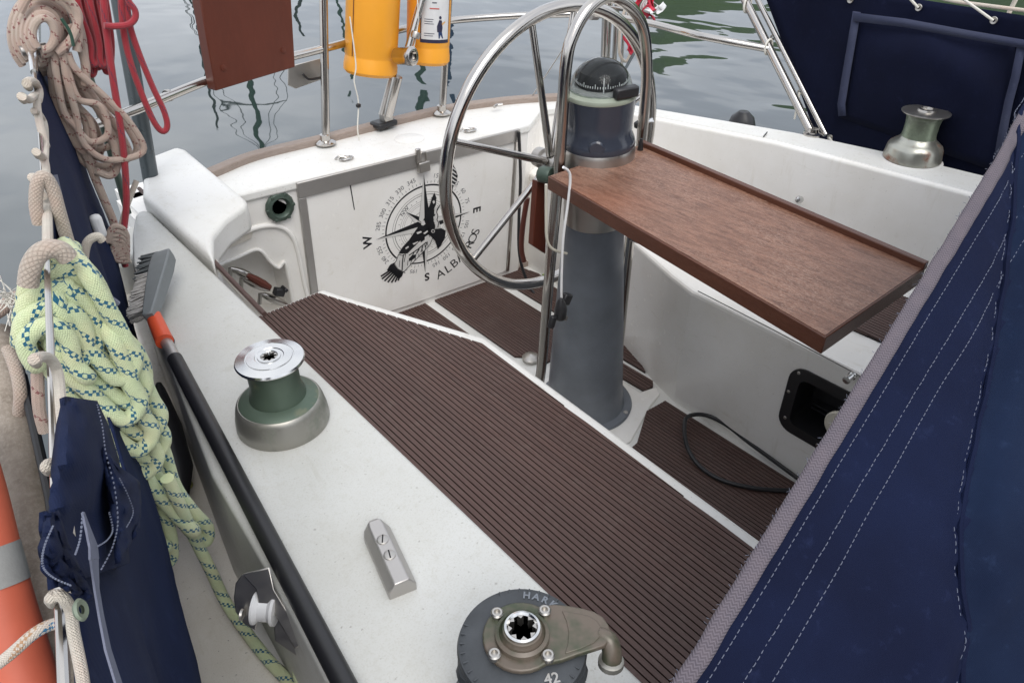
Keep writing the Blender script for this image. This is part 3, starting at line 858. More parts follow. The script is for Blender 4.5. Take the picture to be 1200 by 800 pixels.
# star: long cardinal points, short half points; each has a black and a white half
db, dw = Decal(), Decal()
def point(deg, R_, w_, lift):
    a_ = math.radians(deg); c_, s_ = math.cos(a_), math.sin(a_)
    tip = (RX + R_ * s_, RZ + R_ * c_)
    rt = (RX + w_ * 1.2 * s_ + w_ * c_, RZ + w_ * 1.2 * c_ - w_ * s_)
    lf = (RX + w_ * 1.2 * s_ - w_ * c_, RZ + w_ * 1.2 * c_ + w_ * s_)
    db.poly([(RX, RZ), rt, tip], lift); dw.poly([(RX, RZ), tip, lf], lift)
    q = 0.0012
    db.poly([(lf[0] - q * c_, lf[1] + q * s_), lf, tip], lift)
for a_ in (45, 135, 225, 315): point(a_, 0.105, 0.018, 2)
for a_, r_ in ((0, 0.20), (90, 0.195), (180, 0.205), (270, 0.195)): point(a_, r_, 0.022, 3)
# bird of prey across the rose, traced on the door surface
def bp(L_): return [(pxd(400 + x / 4, 150 + y / 4).x, pxd(400 + x / 4, 150 + y / 4).z) for x, y in L_]
def blob(dd, L_, lift): dd.poly(bp(L_), lift)
def bq(L_): return [(x / 5.16 * 4 + 120, y / 5.16 * 4 + 120) for x, y in L_]
def B_k(L_, lift): blob(db, bq(L_), lift)
def W_k(L_, lift): blob(dw, bq(L_), lift)
def stroke(dd, L_, w_, lift):
    for (x0, y0), (x1, y1) in zip(L_, L_[1:]):
        ln = math.hypot(x1 - x0, y1 - y0); nx_, ny_ = -(y1 - y0) / ln * w_ / 2, (x1 - x0) / ln * w_ / 2
        blob(dd, bq([(x0 - nx_, y0 - ny_), (x1 - nx_, y1 - ny_), (x1 + nx_, y1 + ny_), (x0 + nx_, y0 + ny_)]), lift)
tips = [(76, 736), (82, 752), (98, 764), (118, 772), (140, 774), (162, 770), (180, 762)]
for i, (tx, ty) in enumerate(tips):
    stroke(db, [(145 + i * 9, 690 + i * 5), ((145 + i * 9 + tx) / 2 - 2, (690 + i * 5 + ty) / 2 + 2), (tx, ty)], 9.5, 6)
B_k([(130, 668), (158, 652), (180, 690), (214, 706), (204, 736), (186, 752), (160, 730), (132, 704), (112, 700)], 6)
W_k([(182, 604), (238, 590), (300, 545), (362, 500), (388, 506), (372, 545), (300, 622), (240, 682), (212, 712), (176, 692), (156, 660)], 6)
for L_, w_ in (([(182, 604), (170, 640), (156, 662)], 4), ([(212, 604), (206, 650), (204, 700)], 7), ([(226, 600), (216, 650)], 4), ([(388, 506), (372, 545), (300, 622), (240, 682), (212, 712)], 3.5),
               ([(182, 604), (210, 612), (222, 600)], 4), ([(190, 640), (186, 680)], 3), ([(240, 640), (236, 672)], 3.5), ([(262, 640), (254, 664)], 3.5), ([(286, 622), (280, 640)], 3.5), ([(306, 600), (304, 614)], 4), ([(322, 560), (330, 590)], 4), ([(340, 545), (346, 572)], 4), ([(355, 525), (360, 552)], 4), ([(308, 570), (290, 600)], 7), ([(245, 610), (300, 572), (350, 530)], 6), ([(330, 552), (318, 590)], 6), ([(352, 530), (346, 560)], 6), ([(276, 590), (266, 612)], 6)):
    stroke(db, L_, w_, 7)
B_k([(244, 630), (262, 610), (290, 602), (286, 622), (262, 640), (246, 646)], 7)
B_k([(182, 600), (204, 562), (246, 516), (280, 466), (298, 440), (314, 420), (332, 396), (346, 370), (364, 400), (372, 440), (362, 484), (328, 506), (298, 536), (268, 566), (236, 598)], 8)
B_k([(346, 376), (356, 336), (372, 300), (384, 262), (398, 230), (410, 260), (408, 300), (396, 330), (402, 362), (394, 400), (404, 440), (396, 462), (360, 476), (350, 440)], 8)
B_k([(352, 476), (396, 452), (440, 446), (468, 460), (462, 500), (440, 548), (420, 572), (402, 520), (376, 494)], 8)
for q in ([(386, 284), (396, 276), (402, 290), (392, 300)], [(320, 404), (336, 398), (344, 420), (330, 430), (318, 424)], [(266, 538), (298, 524), (302, 528), (274, 546)],
          [(330, 476), (356, 458), (360, 466), (340, 482)], [(290, 470), (318, 462), (322, 470), (296, 482)], [(396, 344), (402, 340), (404, 356), (398, 362)], [(392, 376), (400, 372), (402, 386), (394, 392)], [(398, 404), (404, 402), (406, 420), (400, 424)], [(222, 564), (240, 552), (244, 560), (226, 572)]):
    W_k(q, 10)
for r_, dd_, l_ in ((11, dw, 10), (7, db, 11)):
    blob(dd_, bq([(390 + r_ * math.cos(t_), 463 + r_ * math.sin(t_)) for t_ in [i * PI / 5 for i in range(10)]]), l_)
W_k([(404, 300), (416, 330), (424, 400), (440, 446), (404, 440)], 6)
stroke(db, [(416, 330), (412, 350), (420, 372), (414, 396), (424, 412), (420, 440)], 5, 7)
stroke(db, [(345, 376), (318, 425)], 3, 8)
# right wing, partly behind the wheel rim
W_k([(440, 300), (468, 230), (505, 192), (512, 205), (496, 250), (488, 330), (460, 360)], 5)
B_k([(440, 290), (466, 222), (505, 186), (510, 200), (478, 232), (452, 306)], 8)
stroke(db, [(506, 200), (498, 250), (486, 330), (474, 380)], 8, 8)
B_k([(430, 40), (470, 44), (494, 48), (512, 62), (528, 92), (540, 130), (532, 166), (516, 192), (490, 202), (462, 210), (440, 190)], 6)
for i in range(5):
    y0 = 66 + i * 25
    W_k([(440, y0 - 8), (480, y0 - 4), (508, y0 + 8), (540 - abs(i - 3) * 3, y0 + 30), (536 - abs(i - 3) * 3, y0 + 34), (500, y0 + 14), (474, y0 + 3), (440, y0 - 2)], 9)
db.build('rose_black', 'decal_black', DR, smooth=0, fix=False)
dw.build('rose_white', 'decal_white', DR, smooth=0, fix=False)
# padlock and hasp
PL = thing('padlock', 'small steel padlock hanging from the hasp on the locker door top frame', 'padlock', tuple(pxd(490, 190)))
pc = pxd(492, 193)
MB().box((pc.x, door_y(pc.x, pc.z) - 0.022, pc.z), (0.044, 0.020, 0.036)).build('lock_body', 'dull_steel', PL, bevel=0.003)
T([(pc.x + dx, door_y(pc.x, pc.z) - 0.022, pc.z + dz) for dx, dz in ((-0.014, 0.012), (-0.014, 0.036), (-0.008, 0.048), (0.008, 0.048), (0.014, 0.036), (0.014, 0.012))], 0.0042, 'shackle', 'dull_steel', PL, smooth=3)
hs = pxd(486, 182)
tag(MB().box((hs.x, door_y(hs.x, hs.z) - 0.013 - 0.008, hs.z + 0.004), (0.018, 0.012, 0.05)).build('hasp', 'stainless', None, bevel=0.003), 'stainless hasp on the locker door frame above the padlock', 'hasp')
# round deck drain/vent
dc = pxd(327, 242)
DV = thing('vent_fitting', 'round green bronze vent fitting on the transom left of the locker door', 'vent', tuple(dc))
rot = align((0.0, -1, 0))
MB().lathe([(0.036, -0.002), (0.046, 0.0), (0.048, 0.007), (0.043, 0.014), (0.032, 0.017), (0.026, 0.010), (0.024, -0.0)], dc, 14, rot, cap=False).build('flange', 'fitting_green', DV)
MB().lathe([(0.026, 0.0015), (0, 0.0015)], dc, 20, rot).build('hole', 'matt_black', DV)
for i in range(6):
    a_ = i * PI / 3
    MB().box(dc + Vector((0.042 * math.cos(a_), -0.012, 0.042 * math.sin(a_))), (0.010, 0.008, 0.010)).build('lug', 'fitting_green', DV, bevel=0.002)

# winch handles stowed in the pocket
def pk(px, py, dpth): q = pxd(px, py); return on_y(px, py, q.y + dpth)
for i, (p0, p1, nm, lb) in enumerate([((270, 314), (302, 328), 'stainless', 'uppermost polished winch handle arm stowed in the transom pocket'),
                                       ((283, 326), (316, 340), 'stainless', 'middle polished winch handle arm stowed in the transom pocket'),
                                       ((305, 344), (338, 358), 'stainless', 'lowest polished winch handle arm at the bottom of the transom pocket')]):
    a, b = pk(*p0, -0.02), pk(*p1, -0.02)
    rt = thing('winch_crank', lb, 'winch handle', tuple(a), 'winch handles in the transom pocket')
    MB().tube([a.lerp(b, t) for t in (0, 0.15, 0.4, 0.6, 0.85, 1)], 0.01, 12, rad=[0.004, 0.010, 0.014, 0.014, 0.010, 0.004]).build('arm', nm, rt)
    T([a, a + Vector((-0.01, 0.0, -0.035))], 0.007, 'spindle', 'dull_steel', rt)
rt = thing('scrubbing_brush', 'reddish brown handle with black head lying in the transom pocket', 'tool', tuple(pk(300, 325, -.03)))
a, b = pk(289, 322, -0.03), pk(316, 337, -0.03)
MB().tube([a, a.lerp(b, .3), a.lerp(b, .7), b], 0.012, 10, rad=[0.007, 0.013, 0.014, 0.010]).build('handle', 'brown_leather', rt)
c_ = pk(327, 342, -0.035)
MB().box(c_, (0.034, 0.026, 0.026), Matrix.Rotation(0.5, 3, 'Y')).box(c_ + Vector((0.018, -0.004, 0.006)), (0.014, 0.032, 0.014), Matrix.Rotation(0.9, 3, 'Y')).build('head', 'plastic_black', rt, bevel=0.004)

# small pad eyes on the aft deck
def deck_eye(px, py, label):
    c = on_z(px, py, 0.648)
    rt = thing('deck_eye', label, 'pad eye', tuple(c), )
    T([(c.x + 0.022 * math.cos(a_), c.y + 0.016 * math.sin(a_), c.z + 0.004) for a_ in [i * PI / 5 for i in range(10)]], 0.0035, 'ring', 'stainless', rt, smooth=2, closed=True)
    T([(c.x - 0.03, c.y + 0.02, c.z + 0.002), (c.x - 0.018, c.y + 0.012, c.z + 0.012), (c.x, c.y, c.z + 0.006)], 0.0035, 'pin', 'stainless', rt, smooth=3)
deck_eye(406, 187, 'small stainless ring eye on the aft deck edge left of the padlock')
deck_eye(551, 154, 'small stainless ring eye on the aft deck behind the wheel rim')
tag(MB().lathe([(0.052, 0.0), (0.052, 0.002), (0.049, 0.0035), (0, 0.0035)], on_z(480, 163, 0.647), 40).build('deck_plate', 'gelcoat_deck'), 'faint round white inspection plate on the aft deck above the padlock', 'deck plate')
tag(MB().tube([on_z(584, 124, 0.672) + Vector((q[0], q[1], 0)) for q in ((-.02, 0), (0, .008), (.02, 0))], 0.006, 8).build('deck_fairlead', 'stainless'), 'tiny stainless fairlead on the teak toe rail right of the wheel rim', 'fairlead')

# ------------------------------------------------------------------ winches
def winch(label, loc, h, rb, rd, rc, mats, seg=48, group=None):
    rt = thing('winch', label, 'winch', loc, group)
    skirt, drum, capm = mats
    MB().lathe([(rb * 0.98, 0), (rb, 0.004), (rb * 0.985, 0.02), (rb * 0.93, h * 0.30), (rb * 0.90, h * 0.345), (rb * 0.86, h * 0.365)], seg=seg).build('base', skirt, rt, local=True)
    MB().lathe([(rb * 0.858, h * 0.36), (rb * 0.80, h * 0.385), (rb * 0.60, h * 0.42), (rd * 1.12, h * 0.47), (rd * 1.02, h * 0.55), (rd, h * 0.65), (rd, h * 0.78), (rd * 1.06, h * 0.86), (rc * 0.86, h * 0.93), (rc * 0.9, h * 0.935)], seg=seg).build('drum', drum, rt, local=True)
    MB().lathe([(rc * 0.88, h * 0.925), (rc * 0.99, h * 0.935), (rc, h * 0.95), (rc * 0.97, h * 0.972), (rc * 0.70, h * 0.992), (rc * 0.69, h * 0.985), (rc * 0.66, h * 0.985), (rc * 0.65, h * 0.995), (rc * 0.42, h), (rc * 0.40, h * 0.992), (rc * 0.34, h * 0.992), (rc * 0.33, h * 1.004), (rc * 0.25, h * 1.004), (rc * 0.22, h * 0.99), (rc * 0.20, h * 0.94)], seg=seg, cap=False).build('cap', capm, rt, local=True)
    MB().lathe([(rc * 0.21, h * 0.945), (0, h * 0.945)], seg=24).build('socket', 'matt_black', rt, local=True)
    for i in range(8):
        a_ = i * PI / 4
        MB().box((rc * 0.21 * math.cos(a_), rc * 0.21 * math.sin(a_), h * 0.975), (0.005, 0.005, h * 0.04), Matrix.Rotation(a_ + PI / 4, 3, 'Z')).build('socket_tooth', 'dull_steel', rt, local=True)
    return rt
winch('green bronze winch with polished cap on the near coaming beside the black brush pole', (0.320, 0.967, 0.72), 0.135, 0.076, 0.040, 0.0545, ('winch_skirt', 'bronze_green', 'chrome'), group='winches on the coamings')
def small_winch(label, loc_):
    rt = thing('winch', label, 'winch', loc_, 'winches on the coamings')
    MB().lathe([(0.078, 0), (0.081, 0.004), (0.080, 0.012), (0.0765, 0.036), (0.073, 0.044), (0.062, 0.053), (0.052, 0.060), (0.0475, 0.068)], seg=48).build('base', 'rusty_winch', rt, local=True)
    MB().lathe([(0.0476, 0.066), (0.0455, 0.080), (0.0455, 0.105), (0.0475, 0.122), (0.052, 0.132), (0.060, 0.1375), (0.061, 0.138)], seg=48).build('drum', 'brass_green', rt, local=True)
    MB().lathe([(0.058, 0.1375), (0.0655, 0.1385), (0.0660, 0.1405), (0.062, 0.1420), (0.045, 0.1428), (0.026, 0.1435), (0.024, 0.1490), (0.016, 0.150), (0.014, 0.144), (0, 0.143)], seg=48).build('cap', 'dull_steel', rt, local=True)
    return rt
small_winch('small weathered winch with rust streaks on the far coaming before the navy cloth', (2.285, 0.845, 0.7245))

# self-tailing winch
BW = thing('self_tailing_winch', 'large black self-tailing winch with green bronze stripper arm, marked 42', 'winch', tuple(on_z(612, 736, 0.892) - Vector((0, 0, 0.172))), 'winches on the coamings')
hB = 0.168
MB().lathe([(0.078, 0), (0.080, 0.006), (0.078, 0.03), (0.062, 0.05), (0.050, 0.065), (0.047, 0.10), (0.052, 0.118)]).build('drum', 'winch_black', BW, local=True)
def crown(z0, z1, flip):
    m_ = MB(); seg = 72; vs = []; fs = []
    pr = [(0.045, z0), (0.0665, z0 + (0.004 if not flip else 0)), (0.068, (z0 + z1) / 2), (0.0655, z1), (0.045, z1)]
    for r_, z_ in pr:
        for i in range(seg):
            a_ = 2 * PI * i / seg
            rr = r_ - (0.0022 if (i // 3) % 2 and r_ > 0.05 else 0)
            vs.append((rr * math.cos(a_), rr * math.sin(a_), z_))
    for j in range(len(pr) - 1):
        for i in range(seg):
            k2 = (i + 1) % seg
            fs.append((j * seg + i, j * seg + k2, (j + 1) * seg + k2, (j + 1) * seg + i))
    fs.append(tuple(range(seg))[::-1]); fs.append(tuple((len(pr) - 1) * seg + i for i in range(seg)))
    return m_.add(vs, fs)
crown(0.112, 0.126, False).build('lower_jaw', 'winch_black', BW, local=True)
MB().lathe([(0.045, 0.135), (0.064, 0.138), (0.0655, 0.143), (0.064, 0.148), (0.056, 0.1515), (0.045, 0.153), (0, 0.153)], seg=64).build('upper_jaw', 'winch_black', BW, local=True)
# raised ribs on the rim
for i in range(36):
    a_ = 2 * PI * i / 36 + 0.03
    if i in (8, 9, 10, 11, 30, 31, 32): continue
    MB().box((0.0590 * math.cos(a_), 0.0590 * math.sin(a_), 0.1503), (0.007, 0.0016, 0.0016), Matrix.Rotation(a_, 3, 'Z')).build('rib', 'winch_black', BW, local=True)
def wtext(body, size, r, deg, z, mat_, name, weight=0.0, facing_out=True, twist=0):
    th = math.radians(deg); m_ = MB()
    vs, fs = text_shape(body, size, weight)
    ct, st_ = math.cos(math.radians(twist)), math.sin(math.radians(twist))
    vs = [Vector((q.x * ct - q.y * st_, q.x * st_ + q.y * ct, 0)) for q in vs]
    ux = Vector((-math.sin(th), math.cos(th), 0)) * (-1 if facing_out else 1)
    uy = Vector((math.cos(th), math.sin(th), 0)) * (1 if facing_out else -1)
    c = Vector((r * math.cos(th), r * math.sin(th), z))
    n_ = len(vs)
    m_.add([c + ux * q.x + uy * q.y for q in vs], fs)
    m_.build(name, mat_, BW, local=True, smooth=0, fix=False)
# direction of image-right in plan is rgt: rim lettering at lower right (42) and upper right
aR = math.degrees(math.atan2(rgt.y, rgt.x))
for i, ch in enumerate('HARKEN'): wtext(ch, 0.0110, 0.0520, aR + 84 - i * 11, 0.1535, 'pedestal_blue', 'rim_letter', 0.0004)
wtext('42', 0.0150, 0.0500, aR - 56, 0.1538, 'dull_steel', 'size_number', 0.0003, facing_out=False, twist=-22)
# stripper arm (a plate running from round the socket out to the right, then down)
ar = math.radians(aR + 4)
def rl(x_, y_, z_=0):   # local frame turned so +x is toward image right
    return Vector((x_ * math.cos(ar) - y_ * math.sin(ar), x_ * math.sin(ar) + y_ * math.cos(ar), z_))
armp = []
for i in range(20):
    a_ = math.radians(55 + i * (250 / 19))
    armp.append((0.0385 * math.cos(a_) - 0.001, 0.0385 * math.sin(a_) + 0.001))
armp += [(0.036, -0.0285), (0.052, -0.0235), (0.068, -0.0195), (0.079, -0.0165), (0.086, -0.011), (0.089, -0.003), (0.088, 0.007), (0.084, 0.016), (0.076, 0.023), (0.064, 0.028), (0.050, 0.032), (0.036, 0.0345)]
MB().prism(armp, 0.1535, 0.160, lambda a_, b_, c_: rl(a_, b_, c_)).build('stripper_arm', 'patina', BW, local=True, bevel=0.002, seg=3)
MB().prism([(0.040, -0.0225), (0.056, -0.0185), (0.070, -0.0130), (0.078, -0.006), (0.080, 0.003), (0.077, 0.011), (0.070, 0.017), (0.058, 0.021), (0.043, 0.025), (0.046, 0.012), (0.0465, 0.0), (0.044, -0.012)], 0.1595, 0.1610, lambda a_, b_, c_: rl(a_, b_, c_)).build('arm_inlay', 'patina', BW, local=True, bevel=0.001)
MB().lathe([(0.0275, 0.1598), (0.0268, 0.165), (0.0232, 0.167), (0.0220, 0.165), (0.0210, 0.166), (0.0195, 0.172), (0.017, 0.173)], seg=40, cap=False).build('socket_collar', 'patina', BW, local=True)
MB().lathe([(0.0185, 0.168), (0.0178, 0.1755), (0.0155, 0.1765), (0.0135, 0.174), (0.0135, 0.150)], seg=40, cap=False).build('socket_ring', 'chrome', BW, local=True)
MB().lathe([(0.0137, 0.1605), (0, 0.1605)], seg=24).build('socket', 'matt_black', BW, local=True)
for i in range(8):
    a_ = i * PI / 4 + 0.2
    q0 = Vector((0.0141 * math.cos(a_ - 0.25), 0.0141 * math.sin(a_ - 0.25), 0)); q1 = Vector((0.0141 * math.cos(a_ + 0.25), 0.0141 * math.sin(a_ + 0.25), 0)); q2 = Vector((0.0100 * math.cos(a_), 0.0100 * math.sin(a_), 0))
    MB().prism([(q0.x, q0.y), (q1.x, q1.y), (q2.x, q2.y)], 0.159, 0.1745).build('socket_tooth', 'dull_steel', BW, local=True, smooth=0)
for (x_, y_) in ((-0.0235, 0.0245), (0.0250, 0.0240), (-0.0285, -0.0205), (0.0230, -0.0255)):
    c = rl(x_, y_, 0)
    MB().lathe([(0.0062, 0.1595), (0.0066, 0.165), (0.0052, 0.1665), (0.0034, 0.1665), (0.0030, 0.163), (0, 0.163)], (c.x, c.y, 0), 16).build('bolt', 'dull_steel', BW, local=True)
MB().lathe([(0.0105, -0.004), (0.013, -0.002), (0.013, 0.004), (0.0095, 0.006)], rl(0.088, -0.018, 0.132), 20, align((0.1, 0.1, 1))).build('guide_rim', 'winch_skirt', BW, local=True)
MB().tube([rl(0.076, 0.000, 0.157), rl(0.086, -0.006, 0.153), rl(0.089, -0.014, 0.143), rl(0.088, -0.018, 0.132)], 0.011, 14, smooth=4, rad=[0.006, 0.0095, 0.010, 0.0105]).build('rope_guide', 'patina', BW, local=True)

# aluminium lead block on the coaming
jc = on_z(455, 648, 0.72)
p0 = on_z(437, 607, 0.745); p1 = on_z(471, 682, 0.745)
d_ = (p1 - p0); d_.z = 0; ln = d_.length; d_.normalize(); sd = Vector((-d_.y, d_.x, 0))
CL = thing('lead_block', 'dull aluminium lead block with two screws on the near coaming top', 'deck fitting', tuple(jc))
m = MB(); rows = []
secp = [(-0.019, 0), (-0.019, 0.012), (-0.010, 0.026), (0.010, 0.026), (0.019, 0.012), (0.019, 0)]
for t, k_ in ((0, 0.55), (0.05, 0.85), (0.12, 1.0), (0.3, 1), (0.7, 1), (0.96, 1), (1.0, 0.93)):
    rows.append([p0 + d_ * (ln * t) + sd * (a_ * (k_ if t < .5 else 1)) + Vector((0, 0, 0.72 - p0.z + b_ * (0.9 if k_ < .6 else 1))) for a_, b_ in secp])
m.grid(rows); n0 = len(secp)
m.f.append(list(range(n0))); m.f.append([len(rows) * n0 - n0 + i for i in range(n0)])
m.build('body', 'aluminium', CL, smooth=20, bevel=0.002)
for t in (0.36, 0.60):
    c = p0 + d_ * (ln * t); c.z = 0.746
    MB().lathe([(0.0085, -0.001), (0.0082, 0.001), (0.006, 0.0022), (0, 0.0024)], c, 20).build('screw', 'dull_steel', CL)
    MB().box((c.x, c.y, c.z + 0.0024), (0.0135, 0.0018, 0.0008), Matrix.Rotation(0.6 + t, 3, 'Z')).build('screw_slot', 'matt_black', CL)

# ------------------------------------------------------------------ deck brush with pole
BR = thing('deck_brush', 'deck scrubbing brush with grey head, orange collar and long black pole', 'brush', tuple(on_z(300, 600, .735)))
q0 = on_z(205, 420, 0.738); q1 = on_z(398, 790, 0.736)
dirp = (q1 - q0).normalized()
MB().tube([q0, q1 + dirp * 0.35], 0.0135, 16).build('pole', 'rubber_black', BR)
qa = q0 - dirp * 0.075
T([q0 + dirp * 0.004, qa], 0.011, 'ferrule', 'aluminium', BR, seg=16)
col0 = on_z(193, 400, 0.742); col1 = on_z(178, 366, 0.752)
MB().tube([col0, col0.lerp(col1, .5), col1], 0.016, 16, rad=[0.0165, 0.0155, 0.014]).build('collar', 'orange_plastic', BR)
T([qa + dirp * 0.012, qa - dirp * 0.002], 0.0150, 'collar_ring', 'rubber_black', BR, seg=16)
# head block
h0 = on_z(175, 372, 0.760); h1 = on_z(193, 297, 0.79)
hd = (h1 - h0); hl = hd.length; hd.normalize()
hs_ = hd.cross(fwd).normalized(); hn = hs_.cross(hd).normalized()
if hn.dot(fwd) > 0: hn = -hn
rows = []
for t, w_, th in ((0, 0.010, 0.011), (0.12, 0.012, 0.012), (0.4, 0.016, 0.014), (0.75, 0.020, 0.015), (0.93, 0.0195, 0.014), (1.0, 0.015, 0.010)):
    c = h0 + hd * (hl * t)
    rows.append([c + hs_ * a_ * w_ + hn * b_ * th for a_, b_ in ((-1, -1), (1, -1), (1, 1), (-1, 1), (-1, -1))])
m = MB().grid(rows); m.f.append([0, 1, 2, 3]); e_ = len(rows) * 5 - 5; m.f.append([e_, e_ + 1, e_ + 2, e_ + 3])
m.build('head', 'grey_brush', BR, bevel=0.003, smooth=50)
# bristles: stick out towards image left
bl = -hs_ if hs_.dot(rgt) > 0 else hs_
bl = (bl * 0.93 - hn * 0.25 + hd * 0.10).normalized()
for nm, t0, t1, mt, le, nb in (('bristles', 0.62, 1.0, 'grey_bristle', 0.050, 260), ('bristles', 0.10, 0.66, 'white_bristle', 0.044, 320)):
    m = MB()
    for i in range(nb):
        t = random.uniform(t0, t1)
        c = h0 + hd * (hl * t) + hn * random.uniform(-0.012, 0.012) + bl * 0.010
        jit = Vector([random.uniform(-1, 1) for _ in range(3)]) * 0.006
        m.tube([c, c + bl * le + jit + hd * 0.012 * (1 if t > .6 else .3)], 0.0019, 4)
    ob = m.build(nm, mt, BR); ob['kind'] = 'stuff'

# ------------------------------------------------------------------ steering pedestal, compass, guard, wheel
base = Vector((1.383, 1.262, 0.0)); topc = on_y(706, 68, 1.245)
axis = (topc - base); axis.normalize()
PR = thing('steering_pedestal', 'blue grey steering pedestal with domed compass, stainless hoop guard and large steel wheel', 'steering pedestal', tuple(base))
RA = align(axis)
def PLathe(prof, name, mat_, par, seg=56, cap=True): return MB().lathe([(r_, z_) for r_, z_ in prof], base, seg, RA, cap).build(name, mat_, par)
def loc(x_, y_, z_): return base + RA @ Vector((x_, y_, z_))
PLathe([(0.150, 0.006), (0.152, 0.012), (0.148, 0.018), (0.128, 0.021)], 'base_flange', 'pedestal_blue', PR)
PLathe([(0.130, 0.018), (0.122, 0.03), (0.118, 0.08), (0.104, 0.32), (0.088, 0.55), (0.079, 0.70)], 'column', 'pedestal_blue', PR)
PLathe([(0.080, 0.665), (0.083, 0.668), (0.083, 0.82), (0.081, 0.84)], 'collar', 'dull_steel', PR)
for i in range(5):
    a_ = math.radians(-140 + i * 72)
    MB().lathe([(0.008, 0), (0.007, 0.004), (0, 0.005)], loc(0.14 * math.cos(a_), 0.14 * math.sin(a_), 0.018), 8, RA).build('bolt', 'dull_steel', PR)
HC = (topc - base).length
zr = HC - 0.075
BN = PLathe([(0.091, zr - 0.137), (0.0935, zr - 0.128), (0.0905, zr - 0.116), (0.083, zr - 0.10), (0.083, zr - 0.07), (0.0865, zr - 0.018), (0.0875, zr - 0.012)], 'compass', 'binnacle_blue', PR)
PLathe([(0.082, zr - 0.190), (0.094, zr - 0.180), (0.095, zr - 0.145), (0.092, zr - 0.136)], 'band', 'dull_steel', BN)
PLathe([(0.0875, zr - 0.013), (0.0888, zr - 0.009), (0.0870, zr - 0.003), (0.083, zr - 0.001), (0.078, zr + 0.001), (0.075, zr + 0.004)], 'ring', 'cream_ring', BN)
PLathe([(0.0765 * math.cos(a_), zr + 0.000 + 0.0745 * math.sin(a_)) for a_ in [i * PI / 2 / 12 for i in range(13)]], 'dome', 'compass_glass', BN, 48)
PLathe([(0.070, zr + 0.004), (0.062, zr + 0.009), (0.050, zr + 0.011)], 'bezel', 'grey_band', BN, 48)
PLathe([(0.050, zr + 0.009), (0.055, zr + 0.016), (0.056, zr + 0.030), (0.050, zr + 0.044), (0.030, zr + 0.056), (0, zr + 0.061)], 'card', 'matt_black', BN, 48)
m = MB()
for i in range(60):
    a_ = 2 * PI * i / 60
    hh_ = 0.005 if i % 5 else 0.010
    m.box(loc(0.0562 * math.cos(a_), 0.0562 * math.sin(a_), zr + 0.019 + hh_ / 2), (0.001, 0.0018, hh_), RA @ Matrix.Rotation(a_, 3, 'Z'))
m.build('card_marks', 'label_white', BN)['kind'] = 'stuff'
qh = Vector((rgt.x, rgt.y, 0)).normalized(); qf = Vector((-fwd.x, -fwd.y, 0)).normalized()
c = qf * 0.0585; T([loc(c.x, c.y, zr + 0.010), loc(c.x, c.y, zr + 0.045)], 0.0012, 'lubber_line', 'label_white', BN)
c = qh * 0.052 + qf * 0.062; a_ = math.atan2(c.y, c.x)
MB().box(loc(c.x, c.y, zr + 0.014), (0.024, 0.062, 0.026), RA @ Matrix.Rotation(a_ - 0.25, 3, 'Z')).build('sun_shade', 'plastic_black', BN, bevel=0.005)
c = qh * -0.012 + qf * 0.082; a_ = math.atan2(c.y, c.x)
MB().lathe([(0.020, 0), (0.020, 0.006), (0.016, 0.009), (0, 0.009)], loc(c.x, c.y, zr - 0.115), 24, RA @ Matrix.Rotation(a_, 3, 'Z') @ Matrix.Rotation(PI / 2, 3, 'Y')).build('lamp_housing', 'binnacle_blue', BN)
# pedestal guard (inverted U) at y=1.26
gy = 1.262
GP = [on_y(px, py, gy) for px, py in [(626, 470), (634, 435), (643, 330), (655, 200), (663, 80), (673, 38), (692, 8), (716, -4), (740, 10), (754, 36), (758, 80), (755, 130), (744, 240), (737, 290), (728, 380), (723, 430), (718, 468)]]
GR = T(GP, 0.0145, 'pedestal_guard', 'stainless', PR, seg=14, smooth=6)
GB = T([on_y(738, 290, gy + 0.02), on_y(726, 420, gy + 0.02)], 0.009, 'engine_cable', 'rubber_black', None)
tag(GB, 'black control cable running down beside the right leg of the pedestal guard', 'cable')
# wheel
WC = Vector((1.375, 1.42, 0.79)); WR = 0.384
WH = MB().tube([WC + Vector((WR * math.cos(a_), 0, WR * math.sin(a_))) for a_ in [2 * PI * i / 96 for i in range(96)]], 0.0165, 14, True).build('steering_wheel', 'stainless', PR)
hub = on_y(646, 190, 1.37)
for (px, py) in ((532, 166), (622, 22), (672, 18), (553, 306), (768, 100)):
    q = on_y(px, py, 1.42); dv = (q - WC); dv.y = 0; dv.normalize()
    e = WC + dv * (WR - 0.012)
    MB().tube([hub + dv * 0.02, e], 0.0095, 12, rad=[0.0105, 0.0085]).build('spoke', 'stainless', WH)
MB().lathe([(0.0, -0.055), (0.026, -0.055), (0.028, -0.03), (0.020, -0.025), (0.020, 0.02), (0.030, 0.025), (0.030, 0.035), (0.012, 0.045), (0, 0.046)], hub, 24, align((0, -1, 0))).build('hub', 'dull_steel', WH)
MB().lathe([(0.019, -0.018), (0.022, -0.012), (0.022, 0.012), (0.019, 0.018)], on_y(640, 205, 1.30), 20, align((0.2, -1, 0.1))).build('lock_knob', 'fitting_green', WH)
q = on_y(634, 330, 1.42)
MB().lathe([(0.0185, -0.006), (0.0195, 0), (0.0185, 0.006)], WC + Vector((0.0, 0, -WR)) + Vector((-0.03, 0, 0.003)), 14, align((1, 0, 0.02)), cap=False).build('tape_mark', 'green_tape', WH)

